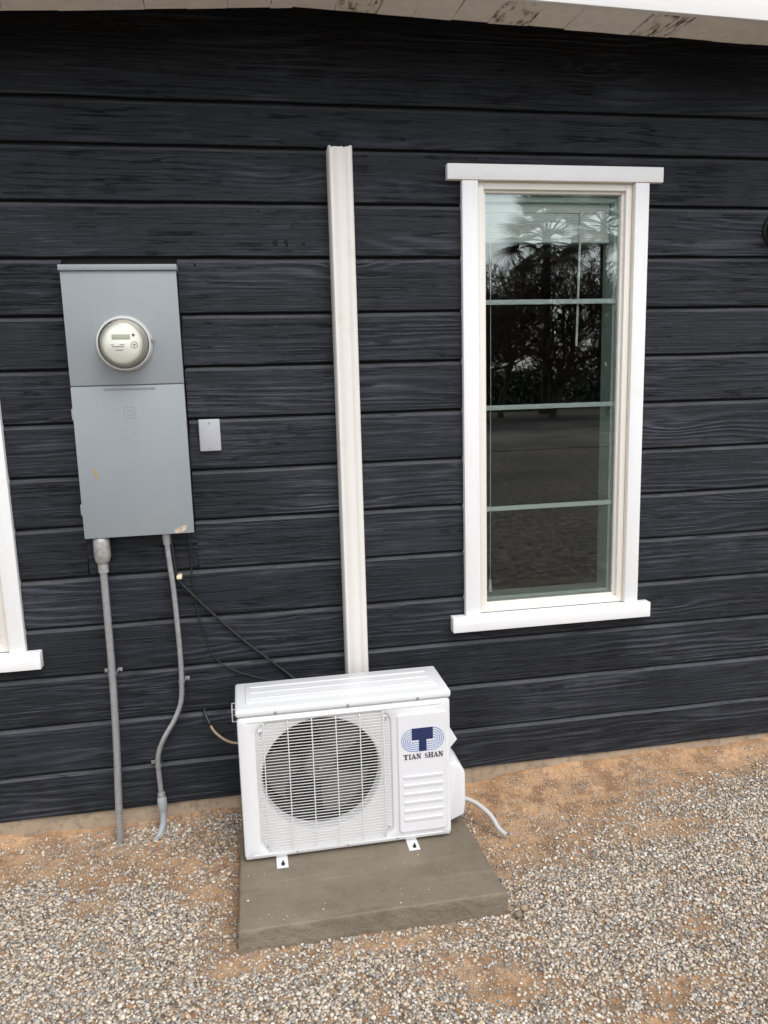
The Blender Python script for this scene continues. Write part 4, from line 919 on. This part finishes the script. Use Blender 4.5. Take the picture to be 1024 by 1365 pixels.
# wire grille
gz0, gz1, gx0, gx1 = 0.100, 0.5255, 0.001, 0.411
b = MB(); nwire = 44; GYW = AYF - 0.0015
for i in range(nwire):
    z = gz0 + (gz1 - gz0) * i / (nwire - 1); xa, xb = gx0 - 0.002, gx1 + 0.002
    if i > nwire - 5: xa += (i - nwire + 5) * 0.007; xb -= (i - nwire + 5) * 0.005
    if i < 4: xa += (4 - i) * 0.005; xb -= (4 - i) * 0.005
    b.tube([(xa, AYF + 0.008, z), (xa + 0.004, GYW, z), ((xa + xb) / 2, GYW - 0.003, z), (xb - 0.004, GYW, z), (xb, AYF + 0.008, z)], 0.0012, 6)
gr = b.build('grille', 'wire', ac, smooth=60); gr['kind'] = 'stuff'
for x in (0.0185, 0.0935, 0.168, 0.243, 0.3185, 0.3925):
    MB().tube([(x, AYF + 0.008, gz0 - 0.006), (x, GYW - 0.001, gz0 - 0.001), (x, GYW - 0.0052, (gz0 + gz1) / 2), (x, GYW - 0.001, gz1 + 0.001), (x, AYF + 0.008, gz1 + 0.005)], 0.0017, 8).build('grille_bar', 'wire', ac)
for x, z in ((0.010, 0.500), (0.402, 0.508), (0.405, 0.130), (0.016, 0.118)):
    c_ = MB().box(x - 0.007, x + 0.007, AYF + 0.002, AYF + 0.011, z - 0.006, z + 0.006, bev=0.002).build('grille_clip', 'acp', ac)
    MB().lathe([(0.0, -0.0035), (0.003, -0.003), (0.004, 0.0)], (x, AYF + 0.002, z), 'y', 10).build('screw', 'screw', c_)
# feet
for x in (0.055, 0.477):
    for (ya, yb, yh) in ((-0.437, -0.33, -0.424), (-0.23, -0.125, -0.138)):
        f_ = MB().box(x - 0.018, x + 0.018, ya, yb, 0.0652, 0.069, bev=0.001).box(x - 0.016, x + 0.016, max(ya, AYF + 0.012), min(yb, AYB - 0.006), 0.0695, 0.0765).build('foot', 'ac', ac)
        MB().tube([(x + 0.002, yh, 0.066), (x + 0.002, yh, 0.0745)], [0.0062, 0.0058], 6).tube([(x + 0.002, yh, 0.074), (x + 0.002, yh, 0.082)], 0.003, 8).build('bolt', 'blackmetal', f_)
# valve cover and grip on the side
bm = bmesh.new()
def hull(pts):
    bm_ = bmesh.new()
    for p in pts: bm_.verts.new(p)
    bmesh.ops.convex_hull(bm_, input=list(bm_.verts)); return bm_
bm.free()
bm = hull([(0.611, -0.350, 0.093), (0.611, -0.185, 0.093), (0.611, -0.350, 0.305), (0.611, -0.185, 0.305), (0.676, -0.338, 0.110), (0.676, -0.195, 0.110), (0.676, -0.338, 0.262), (0.676, -0.195, 0.262), (0.650, -0.345, 0.300), (0.650, -0.19, 0.300)])
bmesh.ops.bevel(bm, geom=list(bm.edges), offset=0.007, segments=3, affect='EDGES', profile=0.5)
MB().frombm(bm).build('valve_cover', 'acp', ac, smooth=35)
bm = hull([(0.611, -0.345, 0.448), (0.611, -0.235, 0.448), (0.611, -0.345, 0.345), (0.611, -0.235, 0.345), (0.648, -0.338, 0.382), (0.648, -0.242, 0.382)])
MB().frombm(bm).build('grip', 'acp', ac, smooth=20)
b = MB()
for pth in ([(-0.059, -0.30, 0.545), (-0.074, -0.30, 0.545), (-0.074, -0.30, 0.505), (-0.059, -0.30, 0.505)], [(-0.059, -0.25, 0.545), (-0.074, -0.25, 0.545), (-0.074, -0.25, 0.505), (-0.059, -0.25, 0.505)], [(-0.074, -0.30, 0.545), (-0.074, -0.25, 0.545)], [(-0.074, -0.30, 0.525), (-0.074, -0.25, 0.525)], [(-0.074, -0.30, 0.505), (-0.074, -0.25, 0.505)]):
    b.tube(pth, 0.0018, 6)
b.build('side_guard', 'wire', ac)
tag(MB().tube(smooth_path([(0.655, -0.215, 0.112), (0.695, -0.215, 0.098), (0.742, -0.232, 0.080), (0.782, -0.272, 0.052), (0.800, -0.310, 0.022), (0.818, -0.336, 0.010)], 6), 0.0086, 16).build('drain_hose', 'hose'),
    'short pale grey hose curving from the unit onto the bare sand', 'hose')
# dry twigs on the gravel
for i, (x, y, L_, a, lab) in enumerate(((1.63, -0.115, 0.09, 0.02, 'pale dry twig lying on the sand near the wall'), (-0.47, -0.40, 0.05, 1.0, 'short dry stalk lying on the gravel beside the slab'))):
    p0 = Vector((x, y, float(height(np.array([x]), np.array([y]))[0]) + 0.009)); d = Vector((math.cos(a), math.sin(a), 0))
    tag(MB().tube([p0 - d * L_ / 2, p0 + Vector((0, 0.003, 0.001)), p0 + d * L_ / 2], [0.0013, 0.0018, 0.001], 6).build('dry_twig', 'beige'), lab, 'twig')

# ================================================================== WHAT THE WINDOW MIRRORS: palms, bare trees, scrub
def make_frond():
    b = MB()
    n = 30
    b.tube([(0, 0, 0), (0.42, 0, 0.03), (0.78, 0, 0.0)], [0.022, 0.015, 0.011], 5)
    for k in range(n):
        a = (k / (n - 1) - 0.5) * R(215); L_ = 0.82 - 0.22 * abs(a) / R(108); wv = 0.020
        d = Vector((math.cos(a), math.sin(a), 0)); s_ = Vector((-math.sin(a), math.cos(a), 0))
        p = Vector((0.78, 0, 0)); dr = -0.05 * random.uniform(0.3, 1.6)
        m1 = p + d * L_ * 0.5 + Vector((0, 0, 0.02)); m2 = p + d * L_ * 0.80 + Vector((0, 0, dr * 0.5)); e = p + d * L_ + Vector((0, 0, dr * 2.0))
        o = len(b.v)
        b.v += [(p - s_ * 0.006)[:], (p + s_ * 0.006)[:], (m1 - s_ * wv)[:], (m1 + s_ * wv)[:], (m2 - s_ * wv * 0.6)[:], (m2 + s_ * wv * 0.6)[:], e[:]]
        b.f += [(o, o + 1, o + 3, o + 2), (o + 2, o + 3, o + 5, o + 4), (o + 4, o + 5, o + 6)]
    return b.mesh('frond', 'frond', 0)
FM = make_frond(); FD = FM.copy(); FD.materials[0] = MT['dryfrond']
def palm(x, y, zc, s, label, seed):
    rnd = random.Random(seed)
    t_ = thing('palm_tree', label, 'palm tree', (x, y, 0), 'fan palms across the road')
    MB().tube([(x, y, -0.1), (x, y, 0.4), (x + 0.05, y, zc * 0.5), (x, y, zc)], [0.22 * s, 0.13 * s, 0.09 * s, 0.11 * s], 14).build('trunk', 'bark', t_)
    for k in range(34):
        el_ = 82 - 122 * (k / 33) ** 0.9 + rnd.uniform(-8, 8); dry = el_ < -30
        o = bpy.data.objects.new('frond', FD if dry else FM); COL.objects.link(o); o.parent = t_
        o.location = (rnd.uniform(-.08, .08), rnd.uniform(-.08, .08), zc - 0.012 * k)
        o.rotation_euler = (rnd.uniform(-0.5, 0.5), -R(el_), k * 2.39996 + rnd.uniform(-.2, .2)); q = s * rnd.uniform(0.82, 1.08); o.scale = (q, q, q)
    return t_
palm(10.7, -24.0, 6.1, 1.3, 'shaggy fan palm across the road, mirrored in the tall window', 3)
palm(15.4, -29.5, 7.6, 1.2, 'taller fan palm standing further back among the bare trees', 5)
def bare_tree(x, y, hgt, seed, label):
    rnd = random.Random(seed); t_ = thing('bare_tree', label, 'tree', (x, y, 0), 'bare trees across the road')
    tr = MB(); tw = MB(); cnt = [0]
    def grow(p, d, L_, r, lev):
        n = 3; pts = [p]; q = p.copy(); dd = d.copy()
        for i in range(n):
            dd = (dd + Vector((rnd.gauss(0, .16), rnd.gauss(0, .16), rnd.gauss(0.03, .10)))).normalized(); q = q + dd * (L_ / n); pts.append(q.copy())
        (tr if lev < 2 else tw).tube(pts, [r, r * 0.86, r * 0.74, r * 0.6], 7 if lev < 2 else 3, caps=False)
        if lev >= 6: return
        for k in range((5, 5, 4, 4, 3, 3)[lev]):
            u = pts[rnd.choice((1, 2, 3, 3))]; nd_ = (dd + Vector((rnd.gauss(0, .62), rnd.gauss(0, .62), rnd.gauss(0.12, .42)))).normalized()
            grow(u, nd_, L_ * rnd.uniform(0.56, 0.80), max(0.009, r * 0.56), lev + 1)
    grow(Vector((x, y, -0.05)), Vector((rnd.uniform(-.15, .15), rnd.uniform(-.15, .15), 1)).normalized(), hgt * 0.39, 0.11, 0)
    tr.build('trunk', 'bark', t_, smooth=0); tw.build('crown', 'bark', t_, smooth=0)
for i, (x, y, h_, lab) in enumerate(((7.4, -20.6, 5.2, 'bare wide tree with fine twigs in front of the shaggy palm'), (9.7, -21.0, 5.0, 'bare tree with forked trunk in front of the shaggy palm'), (11.9, -21.6, 5.3, 'bare tree between the two palms'),
                                     (4.9, -21.6, 4.8, 'small bare tree across the road, furthest from the taller palm'), (14.2, -22.4, 5.4, 'bare tree in front of the taller palm'), (8.5, -22.4, 5.2, 'bare tree half hidden behind the wide bare tree'), (6.2, -20.9, 4.6, 'low spreading bare tree beside the small bare tree'), (10.5, -22.9, 5.6, 'bare tree growing up against the shaggy palm trunk'))): bare_tree(x, y, h_, 100 + i, lab)
def shrub(x, y, rx, rz, seed, label):
    r_ = np.random.default_rng(seed); n = 2600
    u = r_.normal(size=(n, 3)); u /= np.linalg.norm(u, axis=1)[:, None]; rad = r_.uniform(0.35, 1.0, n) ** 0.5
    lump = 1 + 0.28 * np.sin(u[:, 0] * 5 + seed) * np.cos(u[:, 1] * 4 + seed * 2) + 0.15 * np.sin(u[:, 2] * 7)
    c = u * (rad * lump)[:, None] * np.array([rx, rx, rz]); c[:, 2] = np.abs(c[:, 2])
    a = r_.normal(size=(n, 3)); a /= np.linalg.norm(a, axis=1)[:, None]; bb = np.cross(a, r_.normal(size=(n, 3))); bb /= np.linalg.norm(bb, axis=1)[:, None]
    sz = r_.uniform(0.05, 0.13, n)[:, None]
    P = np.stack([c - a * sz, c + bb * sz * .5, c + a * sz, c - bb * sz * .5], 1).reshape(-1, 3)
    t_ = thing('scrub_bush', label, 'bush', (x, y, 0), 'scrub bushes across the road')
    o = bpy.data.objects.new('foliage', np_mesh('foliage', P, np.arange(4 * n).reshape(-1, 4), 'shrub', False)); COL.objects.link(o); o.parent = t_
    b = MB()
    for k in range(6): th = k * 1.05 + seed; b.tube([(x, y, -0.03), (x + 0.3 * rx * math.cos(th), y + 0.3 * rx * math.sin(th), rz * 0.4), (x + 0.6 * rx * math.cos(th), y + 0.6 * rx * math.sin(th), rz * 0.8)], [0.03, 0.02, 0.008], 5)
    b.build('stem', 'bark', t_, smooth=0)
for i in range(14):
    shrub(-2 + i * 1.95 + random.uniform(-.4, .4), -27.0 - random.uniform(0, 3.5), random.uniform(1.2, 1.75), random.uniform(1.5, 2.7), 200 + i, 'dusty green scrub bush in the row behind the bare trees')

for o in bpy.data.objects:
    if '_org' in o: del o['_org']
